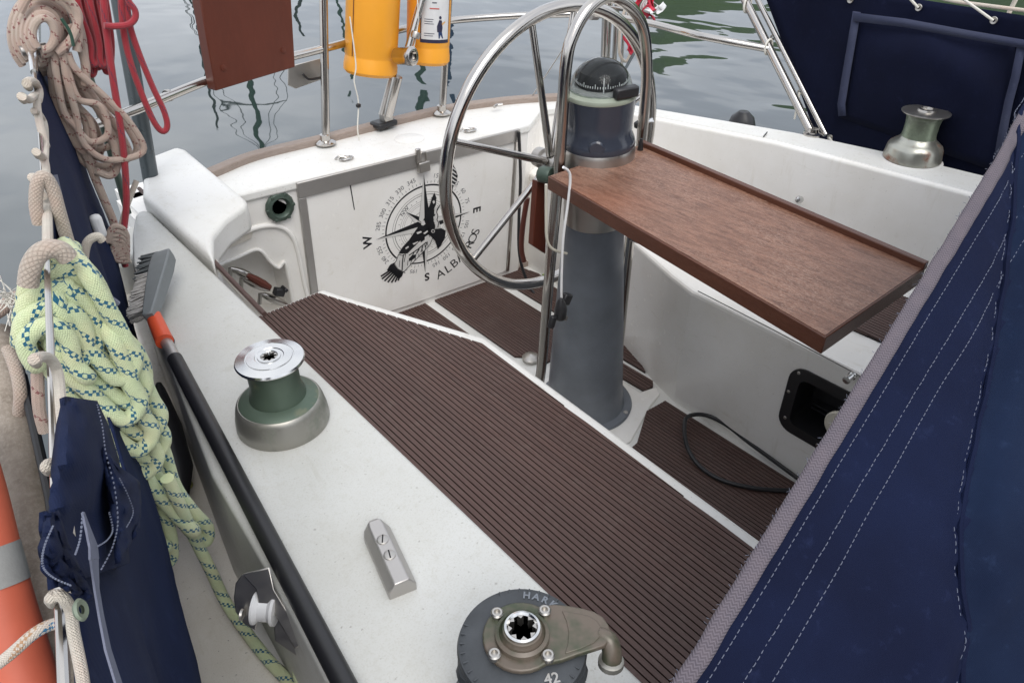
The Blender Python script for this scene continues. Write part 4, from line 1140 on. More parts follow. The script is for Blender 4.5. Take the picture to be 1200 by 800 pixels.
# table
TB = thing('folding_table', 'varnished teak cockpit table leaf with raised rim, fixed to the pedestal', 'table', (1.32, 0.83, 0.84))
t0, t1, t2, t3 = on_z(642, 206, 0.85), on_z(750, 169, 0.85), on_z(1085, 314, 0.85), on_z(968, 395, 0.85)
x0, x1 = (t0.x + 0) , t1.x
def taper(off): return [(t0.x + off, t0.y - off), (t1.x - off, t1.y - off), (t2.x - off, t2.y + off), (t3.x + off, t3.y + off)]
MB().prism(taper(0.0), 0.815, 0.849).build('tabletop', 'teak_edge', TB, bevel=0.002)
MB().prism(taper(0.004), 0.8485, 0.8502).build('veneer', 'table_top', TB)
MB().prism([(t1.x - 0.010, t1.y), (t1.x + 0.006, t1.y), (t2.x + 0.006, t2.y), (t2.x - 0.010, t2.y)], 0.846, 0.863).build('rim', 'teak_edge', TB, bevel=0.002)
MB().box((1.20, 0.47, 0.806), (0.05, 0.06, 0.017)).build('catch', 'teak_edge', TB, bevel=0.003)
MB().box((1.31, 1.10, 0.805), (0.16, 0.10, 0.018)).build('hinge', 'dull_steel', TB, bevel=0.003)
MB().tube([Vector((1.21, 0.50, 0.80)), Vector((1.36, 1.12, 0.66))], 0.008, 10).build('strut', 'stainless', TB)
# teak leg board hanging aft of the pedestal
a = [on_y(px, py, 1.33) for px, py in [(628, 212), (641, 214), (638, 297), (623, 287)]]
tag(MB().prism([(q.x, q.z) for q in a], 1.325, 1.345, lambda x_, z_, y_: Vector((x_, y_, z_))).build('wooden_board', 'brown_board', None, bevel=0.002), 'narrow reddish brown wooden board hanging behind the left guard leg', 'board')
# small clip light near the guard
bk = on_y(752, 144, 1.28)
CLP = thing('guard_clip', 'small black and chrome clip fitting on the right leg of the pedestal guard', 'clip', tuple(bk))
MB().box(bk, (0.045, 0.02, 0.018), Matrix.Rotation(-0.2, 3, 'Y')).build('body', 'plastic_black', CLP, bevel=0.004)
T([bk + Vector((0.0, -0.012, 0.006)), bk + Vector((0.03, -0.014, 0.0))], 0.004, 'lever', 'chrome', CLP)
T([bk + Vector((0.02, 0, -0.002)), bk + Vector((0.042, 0, 0.0))], 0.005, 'pin', 'chrome', CLP)
lt = on_y(750, 178, 1.20)
tag(MB().tube([lt + Vector((0, 0, .035)), lt, lt + Vector((0.0, 0, -.035))], 0.008, 10, rad=[0.004, 0.009, 0.004]).build('throttle_grip', 'plastic_black', None), 'small black lever grip beside the compass binnacle above the table', 'lever')
# cords on the pedestal
tag(T([on_y(px, py, 1.14) for px, py in [(660, 196), (668, 205), (666, 235), (660, 280), (658, 330), (658, 352)]], 0.0032, 'cord', 'white_plastic', None, smooth=5), 'thin white cable hanging down the front of the pedestal to a black plug', 'cable')
tag(T([on_y(px, py, 1.17) for px, py in [(640, 216), (640, 250), (641, 280), (648, 292), (664, 297)]], 0.0035, 'cord', 'cream_plastic', None, smooth=5), 'cream cable looping off the left guard leg onto the pedestal', 'cable')
PG = thing('power_plug', 'black plug and socket cluster hanging on the pedestal cable', 'plug', tuple(on_y(657, 365, 1.13)))
c = on_y(657, 362, 1.13)
MB().lathe([(0.012, -0.03), (0.016, -0.024), (0.017, 0.0), (0.012, 0.018), (0.006, 0.03)], c, 10).build('plug', 'plastic_black', PG)
MB().box(on_y(663, 350, 1.14), (0.028, 0.02, 0.03), Matrix.Rotation(0.5, 3, 'Y')).build('socket', 'plastic_black', PG, bevel=0.004)
MB().box(on_y(647, 377, 1.13), (0.018, 0.014, 0.035), Matrix.Rotation(0.3, 3, 'Y')).build('cap', 'rubber_black', PG, bevel=0.004)
MB().box(on_y(662, 372, 1.12), (0.018, 0.006, 0.012), Matrix.Rotation(0.8, 3, 'Y')).build('clip', 'dull_steel', PG, bevel=0.001)
tag(T([on_y(608, 155, 1.98), on_y(610, 210, 1.97), on_y(608, 260, 1.96), on_y(609, 300, 1.95), on_y(618, 330, 1.92), on_y(630, 350, 1.85)], 0.006, 'hose', 'rubber_black', None, smooth=5), 'thin black hose hanging down the transom right of the locker door', 'hose')
tag(T([on_y(618, 232, 1.5), on_y(613, 262, 1.5), on_y(611, 290, 1.5), on_y(614, 306, 1.5)], 0.008, 'strap', 'brown_leather', None, smooth=5), 'dark brown strap hanging beneath the wheel hub', 'strap')
# lump of white gel coat debris at the pedestal foot
tag(MB().lathe([(0.03, 0), (0.032, 0.01), (0.02, 0.02), (0, 0.024)], on_z(622, 421, 0.006), 9).build('drain_cover', 'dull_steel'), 'small dull metal drain cover at the left foot of the pedestal guard', 'drain')

# ------------------------------------------------------------------ engine control box in the port seat front
EB = thing('instrument_box', 'black recessed box with screws in the port seat front', 'box', (1.61, 0.6, 0.25))
def rrect(y0, y1, z0, z1, r, k=6):
    o = []
    for cy, cz, a0 in ((y1 - r, z1 - r, 0), (y0 + r, z1 - r, 90), (y0 + r, z0 + r, 180), (y1 - r, z0 + r, 270)):
        for i in range(k + 1):
            a_ = math.radians(a0 + 90 * i / k)
            o.append((cy + r * math.cos(a_), cz + r * math.sin(a_)))
    return o
outer = rrect(BY0 - 0.012, BY1 + 0.012, BZ0 - 0.01, BZ1 + 0.012, 0.045); inner = rrect(BY0 + 0.02, BY1 - 0.02, BZ0 + 0.02, BZ1 - 0.02, 0.025)
n_ = len(outer); vs = []; fs = []
for lst, xx in ((outer, 1.611), (outer, 1.606), (inner, 1.606), (inner, 1.715)):
    vs += [(xx, y_, z_) for y_, z_ in lst]
for j in range(3):
    for i in range(n_):
        fs.append((j * n_ + i, j * n_ + (i + 1) % n_, (j + 1) * n_ + (i + 1) % n_, (j + 1) * n_ + i))
fs.append(tuple(3 * n_ + i for i in range(n_)))
MB().add(vs, fs).build('box', 'plastic_black', EB)
for y_, z_ in ((BY1 - 0.012, BZ1 - 0.006), (BY0 + 0.06, BZ1 + 0.001), (BY1 + 0.002, (BZ0 + BZ1) / 2 + 0.02), (BY1 - 0.008, BZ0 + 0.03), (BY0 + 0.1, BZ0 + 0.002)):
    MB().lathe([(0.0048, 0), (0.004, 0.0018), (0, 0.0022)], (1.606, y_, z_), 12, align((-1, 0, 0))).build('screw', 'dull_steel', EB)
for z_ in (BZ0 + 0.04, BZ0 + 0.055):
    MB().box((1.70, 0.6, z_), (0.02, 0.16, 0.006)).build('ridge', 'plastic_black', EB)
cc_ = on_x(985, 497, 1.57)
tag(MB().lathe([(0.036, 0), (0.038, 0.004), (0.038, 0.012), (0.034, 0.016), (0, 0.017)], cc_, 36, align((-1, 0.1, 0.1))).build('round_cover', 'cream_plastic'), 'cream round plastic cover in front of the black panel box', 'cover')
kb = on_x(999, 440, 1.606)
tag(MB().lathe([(0.011, 0), (0.011, 0.004), (0.0085, 0.006), (0.0085, 0.022), (0.010, 0.024), (0.010, 0.03), (0, 0.031)], kb, 20, align((-1, 0, 0))).build('chrome_knob', 'chrome'), 'small chrome knob on the port seat front above the black box', 'knob')
# seam in the port seat front
tag(T([on_x(px, py, 1.6115) for px, py in [(818, 341), (900, 383), (1000, 436), (1080, 482)]], 0.0016, 'seam_line', 'seam_grey'), 'thin dark seam line along the top of the port seat front', 'seam')
# hose on the floor
tag(T([on_z(px, py, zz_) for px, py, zz_ in [(975, 590, .03), (945, 568, .03), (925, 553, .02), (880, 520, .02), (850, 497, .03), (826, 486, .04), (806, 488, .05), (802, 502, .05), (806, 525, .04), (820, 546, .02), (845, 562, .018), (880, 571, .018), (912, 574, .018), (950, 574, .018)]], 0.0065, 'loose_hose', 'rubber_black', None, smooth=6), 'black rubber hose looped loose over the forward floor mat', 'hose')
# padeye poking above the table rim on the port coaming face
q = on_x(938, 234, 2.10)
tag(MB().lathe([(0.011, 0), (0.012, 0.01), (0.009, 0.02), (0, 0.022)], q, 16, align((-1, 0, 0.3))).build('wall_knob', 'chrome'), 'tiny chrome knob on the port cockpit wall just above the table rim', 'knob')
tag(T([on_z(895, 160, 0.7235) , on_z(899, 155, 0.7235)], 0.002, 'scratch_mark', 'decal_black'), 'short black tick mark on the far white coaming', 'mark')

# ------------------------------------------------------------------ pushpit
PZ = 0.955
st1 = on_z(382, 168, 0.655); st2 = on_z(518, 133, 0.655)
PP = thing('pushpit', 'stainless steel stern rail with upright stanchions on round bases', 'stern rail', tuple(st1))
rail = [on_z(px, py, PZ) for px, py in [(92, 152), (160, 128), (250, 92), (320, 72), (380, 57), (460, 37), (523, 25), (600, 19), (660, 17), (700, 17), (760, 27), (820, 42), (892, 62)]]
pl0, pl1 = on_z(952, 158, 0.723), on_x(868, -10, 2.36)
rail[-1] = pl0.lerp(pl1, 0.585)
MB().tube(rail, 0.0125, 12, smooth=5).build('rail', 'stainless', PP)
s1t = on_y(378, -60, st1.y + 0.0); s2t = on_y(529, -60, st2.y + 0.0)
MB().tube([st1, s1t], 0.0135, 14).build('stanchion', 'stainless', PP)
MB().tube([st2, s2t], 0.0135, 14).build('stanchion', 'stainless', PP)
for s_ in (st1, st2):
    MB().lathe([(0.034, 0), (0.035, 0.004), (0.026, 0.009), (0.017, 0.012), (0.017, 0.03), (0.0145, 0.032)], s_, 28).build('stanchion_base', 'stainless', PP)
c = on_z(197, 110, PZ) ; c = on_z(197, 112, PZ)
MB().lathe([(0.015, -0.006), (0.016, 0), (0.015, 0.006)], c, 12, align((rail[2] - rail[1]))).build('joint', 'dull_steel', PP)
# starboard upright near the ropes and port aft leg
yy = rail[0].y
MB().tube([on_y(84, 260, yy), on_y(87, 130, yy)], 0.0105, 12).build('stanchion', 'stainless', PP)
MB().tube([on_y(89, 262, yy + .05), on_y(92, 130, yy + .05)], 0.009, 12).build('stanchion', 'stainless', PP)
pl0, pl1 = on_z(952, 158, 0.723), on_x(868, -10, 2.36)
MB().tube([pl0, pl1], 0.0135, 12).build('stanchion', 'stainless', PP)
MB().tube([pl0 + Vector((0.03, -0.03, 0)), pl1 + Vector((0.03, -0.03, 0))], 0.009, 12).build('brace', 'stainless', PP)
MB().lathe([(0.03, 0), (0.03, 0.005), (0.018, 0.010), (0.016, 0.02)], pl0, 20).build('stanchion_base', 'stainless', PP)
# mounting plate
a = [on_y(px, py, 2.34) for px, py in [(337, 78), (384, 66), (385, 90), (346, 104), (337, 100)]]
BPl = thing('rail_bracket', 'flat stainless bracket plate clamped to the stern rail beside the brown board', 'bracket', tuple(a[0]))
MB().prism([(q.x, q.z) for q in a], 2.335, 2.341, lambda x_, z_, y_: Vector((x_, y_, z_))).build('plate', 'dull_steel', BPl, bevel=0.002)
T([on_y(355, 87, 2.31), on_y(362, 93, 2.31), on_y(376, 91, 2.32)], 0.004, 'hook', 'rubber_black', BPl, smooth=4)
# brown board
BO = thing('outboard_board', 'reddish brown varnished board clamped to the stern rail', 'board', tuple(on_y(290, 90, 2.25)))
ra_, rb_ = on_z(250, 92, PZ), on_z(380, 57, PZ)
rn_ = Vector((rb_.y - ra_.y, ra_.x - rb_.x, 0)).normalized()
if rn_.dot(CP - ra_) < 0: rn_ = -rn_
bo = lambda px, py, k_=0.055: on_pl(px, py, rn_, rn_.dot(ra_) + k_)
a = [bo(px, py) for px, py in [(224, -60), (253, 107), (346, 79), (338, -60)]]
MB().add([q for q in a] + [q - rn_ * 0.038 for q in a], [(0, 1, 2, 3), (7, 6, 5, 4), (0, 4, 5, 1), (1, 5, 6, 2), (2, 6, 7, 3), (3, 7, 4, 0)]).build('board', 'brown_board', BO, bevel=0.003)
for px, py in ((332, 59), (262, 80)):
    c = bo(px, py)
    MB().lathe([(0.009, 0), (0.009, 0.002), (0, 0.003)], c, 16, align(rn_)).build('screw', 'brown_board', BO)

# yellow rescue sling cases
def ycase(label, pxc, pyb, rpx, ytop, yy, lean):
    b = on_y(pxc, pyb, yy); t = on_y(pxc + lean, ytop, yy)
    wd = (b - CP).dot(fwd); r_ = rpx * wd / FOC
    rt = thing('rescue_case', label, 'rescue case', tuple(b), 'yellow rescue cases on the stern rail')
    ax = t - b; H_ = ax.length; rot_ = align(ax)
    m_ = MB().lathe([(0, 0.0), (r_ * 0.9, 0.002), (r_ * 1.0, 0.012), (r_ * 1.0, 0.03), (r_ * 0.955, 0.055), (r_ * 0.95, 0.06), (r_ * 0.97, 0.064), (r_ * 0.97, H_), (0, H_)], b, 40, rot_)
    m_.build('case', 'yellow_case', rt)
    return rt, b, r_, rot_, H_
y1, b1, r1, ro1, H1 = ycase('bigger yellow rescue sling case with a vertical seam on the stern rail', 434, 87, 31, -70, 2.26, 6)
y2, b2, r2, ro2, H2 = ycase('narrower yellow rescue sling case with a white instruction label', 501, 74, 25.5, -70, 2.22, 4)
def onc(b, r_, ro_, ang, h_, k=1.0):
    base_a = math.atan2(-fwd.y, -fwd.x)
    a_ = base_a + ang
    return b + ro_ @ Vector((r_ * k * math.cos(a_), r_ * k * math.sin(a_), h_))
m = MB()
m.grid([[onc(b1, r1, ro1, -0.62 + j * 0.02, h_, 0.985) for j in range(3)] for h_ in (0.06, 0.2, 0.4, H1)])
m.build('seam', 'brown_leather', y1, smooth=0)
def clabel(b, r_, ro_, rt, a0, a1, h0, h1, k, mat_, nm):
    MB().grid([[onc(b, r_, ro_, a0 + (a1 - a0) * j / 10, h_, k) for j in range(11)] for h_ in (h0, h1)]).build(nm, mat_, rt)
clabel(b2, r2, ro2, y2, -0.28, 1.20, 0.077, 0.5, 0.982, 'label_ink', 'label_border')
clabel(b2, r2, ro2, y2, -0.23, 1.14, 0.088, 0.5, 0.990, 'label_white', 'label')
def ctext(body, size, a_, h_, mat_, nm, weight=0):
    vs, fs = text_shape(body, size, weight)
    MB().add([onc(b2, r2, ro2, a_ + q.x / r2, h_ + q.y, 1.0) for q in vs], fs).build(nm, mat_, y2, smooth=0, fix=False)
ctext('PLASTIMO', 0.020, 0.34, 0.245, 'label_ink', 'label_text', 0.0008)
def cbar(a0, a1, h_, t_, mat_):
    MB().grid([[onc(b2, r2, ro2, a0 + (a1 - a0) * j / 4, hh_, 1.0) for j in range(5)] for hh_ in (h_, h_ + t_)]).build('print_line', mat_, y2)
cbar(0.22, 0.42, 0.200, 0.003, 'label_ink'); cbar(0.12, 0.55, 0.182, 0.0035, 'label_red')
for h_, a1_ in ((0.150, 0.30), (0.143, 0.26), (0.136, 0.32), (0.106, 0.36), (0.099, 0.30)): cbar(-0.10, a1_, h_, 0.0018, 'label_ink')
# little pictogram of a figure in the sling
def fig(L_, mat_, nm):
    MB().add([onc(b2, r2, ro2, 0.62 + x_ / r2, h_, 1.0) for x_, h_ in L_], [tuple(range(len(L_)))]).build(nm, mat_, y2, smooth=0)
fig([(-0.012, 0.130), (-0.004, 0.150), (0.006, 0.148), (0.010, 0.125), (0.008, 0.112), (-0.010, 0.112)], 'label_ink', 'figure_body')
fig([(-0.006, 0.112), (0.008, 0.112), (0.014, 0.092), (0.010, 0.092), (0.002, 0.104), (0.0, 0.092), (-0.004, 0.092)], 'sail_blue', 'figure_legs')
fig([(0.006, 0.140), (0.020, 0.146), (0.022, 0.142), (0.008, 0.132)], 'label_skin', 'figure_arm')
fig([(-0.003, 0.152), (0.003, 0.152), (0.005, 0.157), (0.002, 0.162), (-0.003, 0.162), (-0.005, 0.157)], 'label_ink', 'figure_head')
tag(T([on_y(px, py, 2.18) for px, py in [(410, 20), (417, 75), (415, 95), (420, 120), (419, 150), (421, 165)]], 0.0022, 'cord', 'white_cord', None, smooth=5), 'thin white cord hanging down the front of the bigger yellow case', 'cord')
tag(MB().lathe([(0, -0.009), (0.008, -0.004), (0.009, 0.004), (0, 0.009)], on_y(420, 124, 2.18), 10).build('cord_toggle', 'plastic_black'), 'small black toggle on the cord below the bigger yellow case', 'toggle')
tag(T([on_y(px, py, 2.15) for px, py in [(489, -5), (490, 20), (488, 40), (484, 60)]], 0.0022, 'cord', 'white_cord', None, smooth=5), 'thin cord lying on the narrower yellow case left of its label', 'cord')
# strut between the cases with pivot fitting and black foot
SP = thing('folding_strut', 'stainless strut with round pivot fitting between the yellow cases', 'strut', tuple(on_z(450, 145, .66)))
f0, f1, f2 = on_y(455, 135, 2.24), on_y(474, 72, 2.16), on_y(500, -20, 2.16)
MB().tube([f0, on_y(466, 90, 2.20)], 0.0165, 14).build('tube', 'stainless', SP)
MB().tube([f1, f2], 0.012, 14).build('tube', 'stainless', SP)
MB().tube([on_y(447, 135, 2.26), on_y(459, 92, 2.26)], 0.011, 14).build('tube', 'dull_steel', SP)
MB().lathe([(0.0, -0.05), (0.026, -0.05), (0.028, 0.0), (0.030, 0.003), (0.030, 0.020), (0.024, 0.024), (0.016, 0.024), (0.014, 0.012), (0, 0.012)], on_y(478, 66, 2.12), 28, align((0.25, -1, 0.15))).build('pivot', 'stainless', SP)
MB().lathe([(0.015, 0.0), (0, 0.0)], on_y(479, 66, 2.105), 16, align((0.25, -1, 0.15))).build('pivot_socket', 'matt_black', SP)
MB().lathe([(0.015, 0), (0.0165, 0.012), (0.015, 0.02)], on_y(486, 45, 2.14), 16, align(f2 - f1)).build('clamp', 'dull_steel', SP)
c = on_z(450, 147, 0.66)
MB().box((c.x, c.y, 0.668), (0.085, 0.06, 0.022), Matrix.Rotation(0.1, 3, 'Z')).build('foot', 'rubber_black', SP, bevel=0.008)
MB().box((c.x + 0.01, c.y - 0.005, 0.69), (0.04, 0.035, 0.03), Matrix.Rotation(0.1, 3, 'Z')).build('foot_block', 'dull_steel', SP, bevel=0.005)

# stern posts behind the compass, staff and ensign
SPO = thing('stern_ladder', 'folded stainless stern ladder uprights behind the compass', 'ladder', tuple(on_z(710, 110, .66)))
for (xa, xb, r_) in ((709, 707, 0.016), (722, 718, 0.010), (731, 727, 0.006), (716, 711, 0.005)):
    MB().tube([on_y(xb, 110, 2.10), on_y(xa + 4, -60, 2.12)], r_, 12).build('upright', 'stainless', SPO)
MB().tube([on_y(702, 8, 2.09), on_y(738, 12, 2.09)], 0.008, 12).build('rung', 'stainless', SPO)
MB().tube([on_y(692, 20, 2.09), on_y(700, 20, 2.09)], 0.012, 12).build('clamp', 'dull_steel', SPO)
tag(T([on_y(px, py, 2.06) for px, py in [(735, -10), (737, 30), (740, 55), (734, 72), (726, 62), (727, 30), (733, 10)]], 0.006, 'rope_loop', 'rope_white', None, smooth=5), 'white rope loop hanging from the stern ladder behind the guard hoop', 'rope')
tag(T([on_y(px, py, 2.02) for px, py in [(731, 84), (741, 66), (752, 46), (760, 20)]], 0.006, 'flag_staff', 'grey_tube', None), 'dark flag staff slanting up behind the pedestal guard', 'flag staff')
FL = thing('ensign', 'bunched red and white ensign on the stern rail', 'flag', tuple(on_y(757, 10, 2.0)))
def drape(px0, px1, y0, y1, nm, mt, amp, seed, yy=1.99):
    rows = []
    for i in range(8):
        t = i / 7; r_ = []
        for j in range(8):
            s_ = j / 7
            px = px0 + (px1 - px0) * s_ * (1 - 0.3 * t) + 3 * math.sin(seed + t * 5)
            q = on_y(px, y0 + (y1 - y0) * t + 3 * math.sin(s_ * 5 + seed), yy + amp * math.sin(s_ * 9 + seed))
            r_.append(q)
        rows.append(r_)
    return MB().grid(rows).build(nm, mt, FL, solid=0.002)
drape(745, 754, -12, 12, 'stripe', 'red_flag', 0.01, 0)
drape(753, 762, -12, 14, 'stripe', 'white_flag', 0.01, 1)
drape(760, 770, -12, 12, 'stripe', 'red_flag', 0.01, 2)
drape(755, 769, 8, 22, 'knot', 'red_flag', 0.012, 3, 1.97)
drape(757, 768, 12, 17, 'knot_band', 'white_flag', 0.012, 3.3, 1.955)
drape(733, 742, 44, 62, 'tail', 'red_flag', 0.005, 4, 2.0)
drape(767, 780, 4, 14, 'tail', 'white_flag', 0.005, 5, 2.0)
tag(T([on_y(753, 60, 1.9), on_y(754, 100, 1.9), on_y(752, 135, 1.88)], 0.003, 'halyard', 'rope_red', None), 'thin red line hanging behind the right guard leg', 'rope')
tag(T([on_y(620, 118, 2.2), on_y(640, 88, 2.15), on_y(668, 45, 2.1), on_y(690, 10, 2.05)], 0.0025, 'stay_wire', 'dull_steel', None), 'thin wire slanting from the toe rail up behind the wheel', 'wire')

# black fender top over the far side
fc = on_z(869, 143, 0.47) + Vector((-0.02, -0.02, -0.0))
fd = on_x(869, 146, 2.62)
tag(MB().lathe([(0, 0.055), (0.02, 0.053), (0.045, 0.03), (0.055, 0), (0.055, -0.30), (0.03, -0.35), (0, -0.36)], fd, 28).build('fender', 'rubber_black'), 'black fender top showing just beyond the far coaming', 'fender')

# ------------------------------------------------------------------ port weather cloth
PX = 2.38
def pxx(px, py, dx=0): return on_x(px, py, PX + dx)
WC2 = thing('weather_cloth', 'dark navy weather cloth with a pocket laced along the far lifeline', 'weather cloth', tuple(pxx(1000, 100)))
rows = []
for i in range(25):
    t = i / 24
    r_ = []
    for j in range(41):
        s_ = j / 40
        L0 = Vector((887, -25)).lerp(Vector((962, 175)), t); 
        R0 = Vector((1330, 40)).lerp(Vector((1330, 260)), t)
        top = 0
        q = L0.lerp(R0, s_)
        if i == 0: q = Vector((q.x, -25 + (q.x - 887) * 0.165 - 0))
        yl = -27 + (q.x - 887) * 0.150
        yb = 158 + (q.x - 960) * 0.245 + 22
        y_ = yl + (yb - yl) * t
        x_ = L0.x + (R0.x - L0.x) * s_
        yl = -30 + (x_ - 887) * 0.155
        yb = 175 + (x_ - 960) * 0.25
        y_ = yl + (yb - yl) * t
        bul = 0.012 * math.sin(s_ * 12 + t * 3) * math.sin(t * PI) + 0.008 * mnoise.noise(Vector((s_ * 6, t * 4, 0)))
        r_.append(pxx(x_, y_, bul))
    rows.append(r_)
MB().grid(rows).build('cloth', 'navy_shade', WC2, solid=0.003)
# pocket
pk4 = [(1003, 20), (1190, 50), (1178, 205), (985, 138)]
rows = []
for i in range(15):
    t = i / 14; r_ = []
    for j in range(21):
        s_ = j / 20
        a = Vector(pk4[0]).lerp(Vector(pk4[1]), s_); b = Vector(pk4[3]).lerp(Vector(pk4[2]), s_)
        q = a.lerp(b, t)
        e_ = math.sin(s_ * PI)
        d_ = -0.010 - 0.045 * e_ * math.sin(t * PI) - 0.012 * math.sin((t * 3.3 - abs(s_ - 0.45) * 1.9) * PI) * e_ * (1 - t)
        r_.append(pxx(q.x, q.y, d_))
    rows.append(r_)
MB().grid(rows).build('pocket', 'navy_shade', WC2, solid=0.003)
def band(L_, wpx, nm, mt, root_, fn, lift, k=1):
    """webbing strip along picture bearings on the cloth's plane"""
    rows = []
    for i, q in enumerate(L_):
        q = Vector(q); a = Vector(L_[max(i - 1, 0)]); b = Vector(L_[min(i + 1, len(L_) - 1)])
        t_ = (b - a).normalized(); n_ = Vector((-t_.y, t_.x))
        rows.append([fn(*(q - n_ * wpx / 2), lift), fn(*(q + n_ * wpx / 2), lift)])
    return MB().grid(rows).build(nm, mt, root_, solid=0.0025)
band([(1000, 20), (1060, 27), (1130, 40), (1200, 52), (1260, 62)], 10, 'webbing', 'blue_webbing', WC2, pxx, -0.030)
band([(1004, 14), (998, 50), (992, 85), (986, 122), (987, 136)], 9, 'webbing', 'blue_webbing', WC2, pxx, -0.024)
band([(1197, 54), (1190, 90), (1182, 120), (1176, 150), (1170, 185)], 10, 'webbing', 'blue_webbing', WC2, pxx, -0.024)
for i, (px, py, qx, qy) in enumerate([(906, 44, 897, 62), (938, 108, 931, 140), (973, 161, 975, 166), (1077, 9, 1062, -6), (1165, 24, 1130, 0), (997, 0, 990, -8)]):
    c = pxx(px, py, -0.012)
    MB().lathe([(0.004, 0), (0.009, 0), (0.010, 0.003), (0.009, 0.005), (0.004, 0.004)], c, 16, align((-1, 0, 0)), cap=False).build('grommet', 'dull_steel', WC2)
    T([c + Vector((-0.006, 0, 0)), pxx(qx, qy, -0.04)], 0.0035, 'lacing', 'white_cord', WC2)
for i, (px, py) in enumerate([(868, 10), (896, 62)]):
    c = pl0.lerp(pl1, 0.9 if i == 0 else 0.6)
    T([c + Vector((0.02 * math.cos(a_), 0.0 + 0.0 * a_, 0.024 * math.sin(a_))) for a_ in [k2 * PI / 4 for k2 in range(8)]], 0.0035, 'lacing', 'white_cord', WC2, smooth=2, closed=True)

tag(T([on_x(px, py, 3.4) for px, py in [(1060, -14), (1110, 0), (1150, 6), (1230, 16)]], 0.007, 'mooring_line', 'rope_white', None, smooth=5), 'white mooring line seen just above the far navy cloth', 'rope')
tag(T([on_x(px, py, 3.5) for px, py in [(1180, 20), (1190, 0), (1196, -20)]], 0.009, 'mooring_line', 'rope_white', None), 'short pale line crossing the corner above the far navy cloth', 'rope')

# ------------------------------------------------------------------ spray hood at right
A_ = at_w(1190, 150, 0.98); B_ = at_w(783, 812, 0.66); D_ = at_w(1200, 800, 0.70)
e1 = (A_ - B_); e1n = e1.normalized()
nh = e1.cross(D_ - B_).normalized()
if nh.dot(CP - B_) < 0: nh = -nh
KH = nh.dot(B_)
e2 = nh.cross(e1n).normalized()
if e2.dot(D_ - B_) < 0: e2 = -e2
# seam curve in picture bearings
SEAM = [on_pl(px, py, nh, KH) for px, py in [(1203, 130), (1196, 250), (1180, 390), (1166, 470), (1148, 560), (1141, 620), (1144, 700), (1152, 800), (1165, 900)]]
SM = [((q - B_).dot(e1n), (q - B_).dot(e2)) for q in SEAM]
SM.sort()
def seam_e2(s): return lerp(SM, s)
def hood(s, t):
    """s along edge from B_, t away from edge"""
    base_ = B_ + e1n * s + e2 * t
    f_ = 0.010 * math.sin(s * 9 + t * 16) * min(1, t * 7) * math.exp(-((s - 0.15) / 0.5) ** 2)
    f_ += 0.026 * mnoise.noise(Vector((s * 2.6 + t * 2.2, t * 5.2 - s * 2.4, 1.3))) * min(1, t * 5)
    f_ += 0.010 * mnoise.noise(Vector((s * 4 + t * 9, t * 12 - s * 9, 6.3))) * min(1, t * 6)
    f_ += 0.0016 * math.sin(s * 150 + 4 * mnoise.noise(Vector((s * 9, 0, 0)))) * math.exp(-((t - seam_e2(s)) / 0.03) ** 2)
    f_ += 0.0010 * math.sin(s * 190) * math.exp(-((t - 0.045) / 0.02) ** 2)
    f_ += 0.004 * mnoise.noise(Vector((s * 16 + t * 20, t * 5, 4.0))) * min(1, t * 6)
    f_ += 0.012 * math.exp(-((t - 0.155 - 0.25 * s) / 0.018) ** 2) * math.exp(-((s - 0.22) / 0.22) ** 2)
    ds = t - seam_e2(s)
    f_ += -0.016 * math.exp(-(ds / 0.022) ** 2)
    if ds > 0: f_ += -0.10 * ds
    f_ -= 0.18 * max(0, t - 0.0) ** 2
    return base_ + nh * f_
HD = thing('spray_hood', 'navy blue canvas spray hood with grey webbing edge, filling the right side', 'spray hood', tuple(B_))
rows = []
NS, NT = 110, 90
smax = (at_w(1400, -190, 1.2) - B_).dot(e1n)
for i in range(NS + 1):
    s_ = -0.32 + (smax + 0.5) * i / NS
    rows.append([hood(s_, 0.95 * (j / NT) ** 1.25) for j in range(NT + 1)])
cv = MB().grid(rows).build('canvas', 'navy_canvas', HD, solid=0.002, smooth=60)
cv.data.materials.append(M['navy_canvas_lit'])  # same cloth beyond the seam, its brighter lighting put into the colour
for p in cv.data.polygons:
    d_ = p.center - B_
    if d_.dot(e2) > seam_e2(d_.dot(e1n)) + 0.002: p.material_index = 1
# webbing along the edge
rows = []; uvs = []
for i in range(161):
    s_ = -0.30 + (smax + 0.45) * i / 160
    wv = 0.0012 * mnoise.noise(Vector((s_ * 30, 0, 9)))
    rows.append([hood(s_, -0.0025 + wv + 0.0175 * j / 4) + nh * (0.0035 if 0 < j < 4 else 0.002) for j in range(5)])
    uvs.append([(j / 4, s_) for j in range(5)])
MB().grid(rows, uvs).build('edge_webbing', 'grey_webbing', HD, solid=0.002)
m = MB()
for i in range(260):
    s_ = random.uniform(-0.1, smax)
    c = hood(s_, random.uniform(-0.004, 0.0)) + nh * 0.002
    dv = (-e2 * random.uniform(0.001, 0.0035) + e1n * random.uniform(-0.004, 0.004) + nh * random.uniform(-0.002, 0.003))
    m.tube([c, c + dv], 0.00025, 3)
ob = m.build('frayed_fibres', 'grey_strap', HD); ob['kind'] = 'stuff'
def stitches(name, fn, s0, s1, pitch=0.0070, dash=0.0050, r_=0.00042):
    m_ = MB(); s_ = s0
    while s_ < s1:
        a = hood(s_, fn(s_)) + nh * 0.0012; b = hood(s_ + dash, fn(s_ + dash)) + nh * 0.0012
        mid = a.lerp(b, .5) + nh * 0.0006
        m_.tube([a - nh * 0.001, a.lerp(b, .15) + nh * 0.0003, mid, a.lerp(b, .85) + nh * 0.0003, b - nh * 0.001], r_, 4)
        s_ += pitch * random.uniform(0.94, 1.06)
    ob_ = m_.build(name, 'stitch', HD); ob_['kind'] = 'stuff'
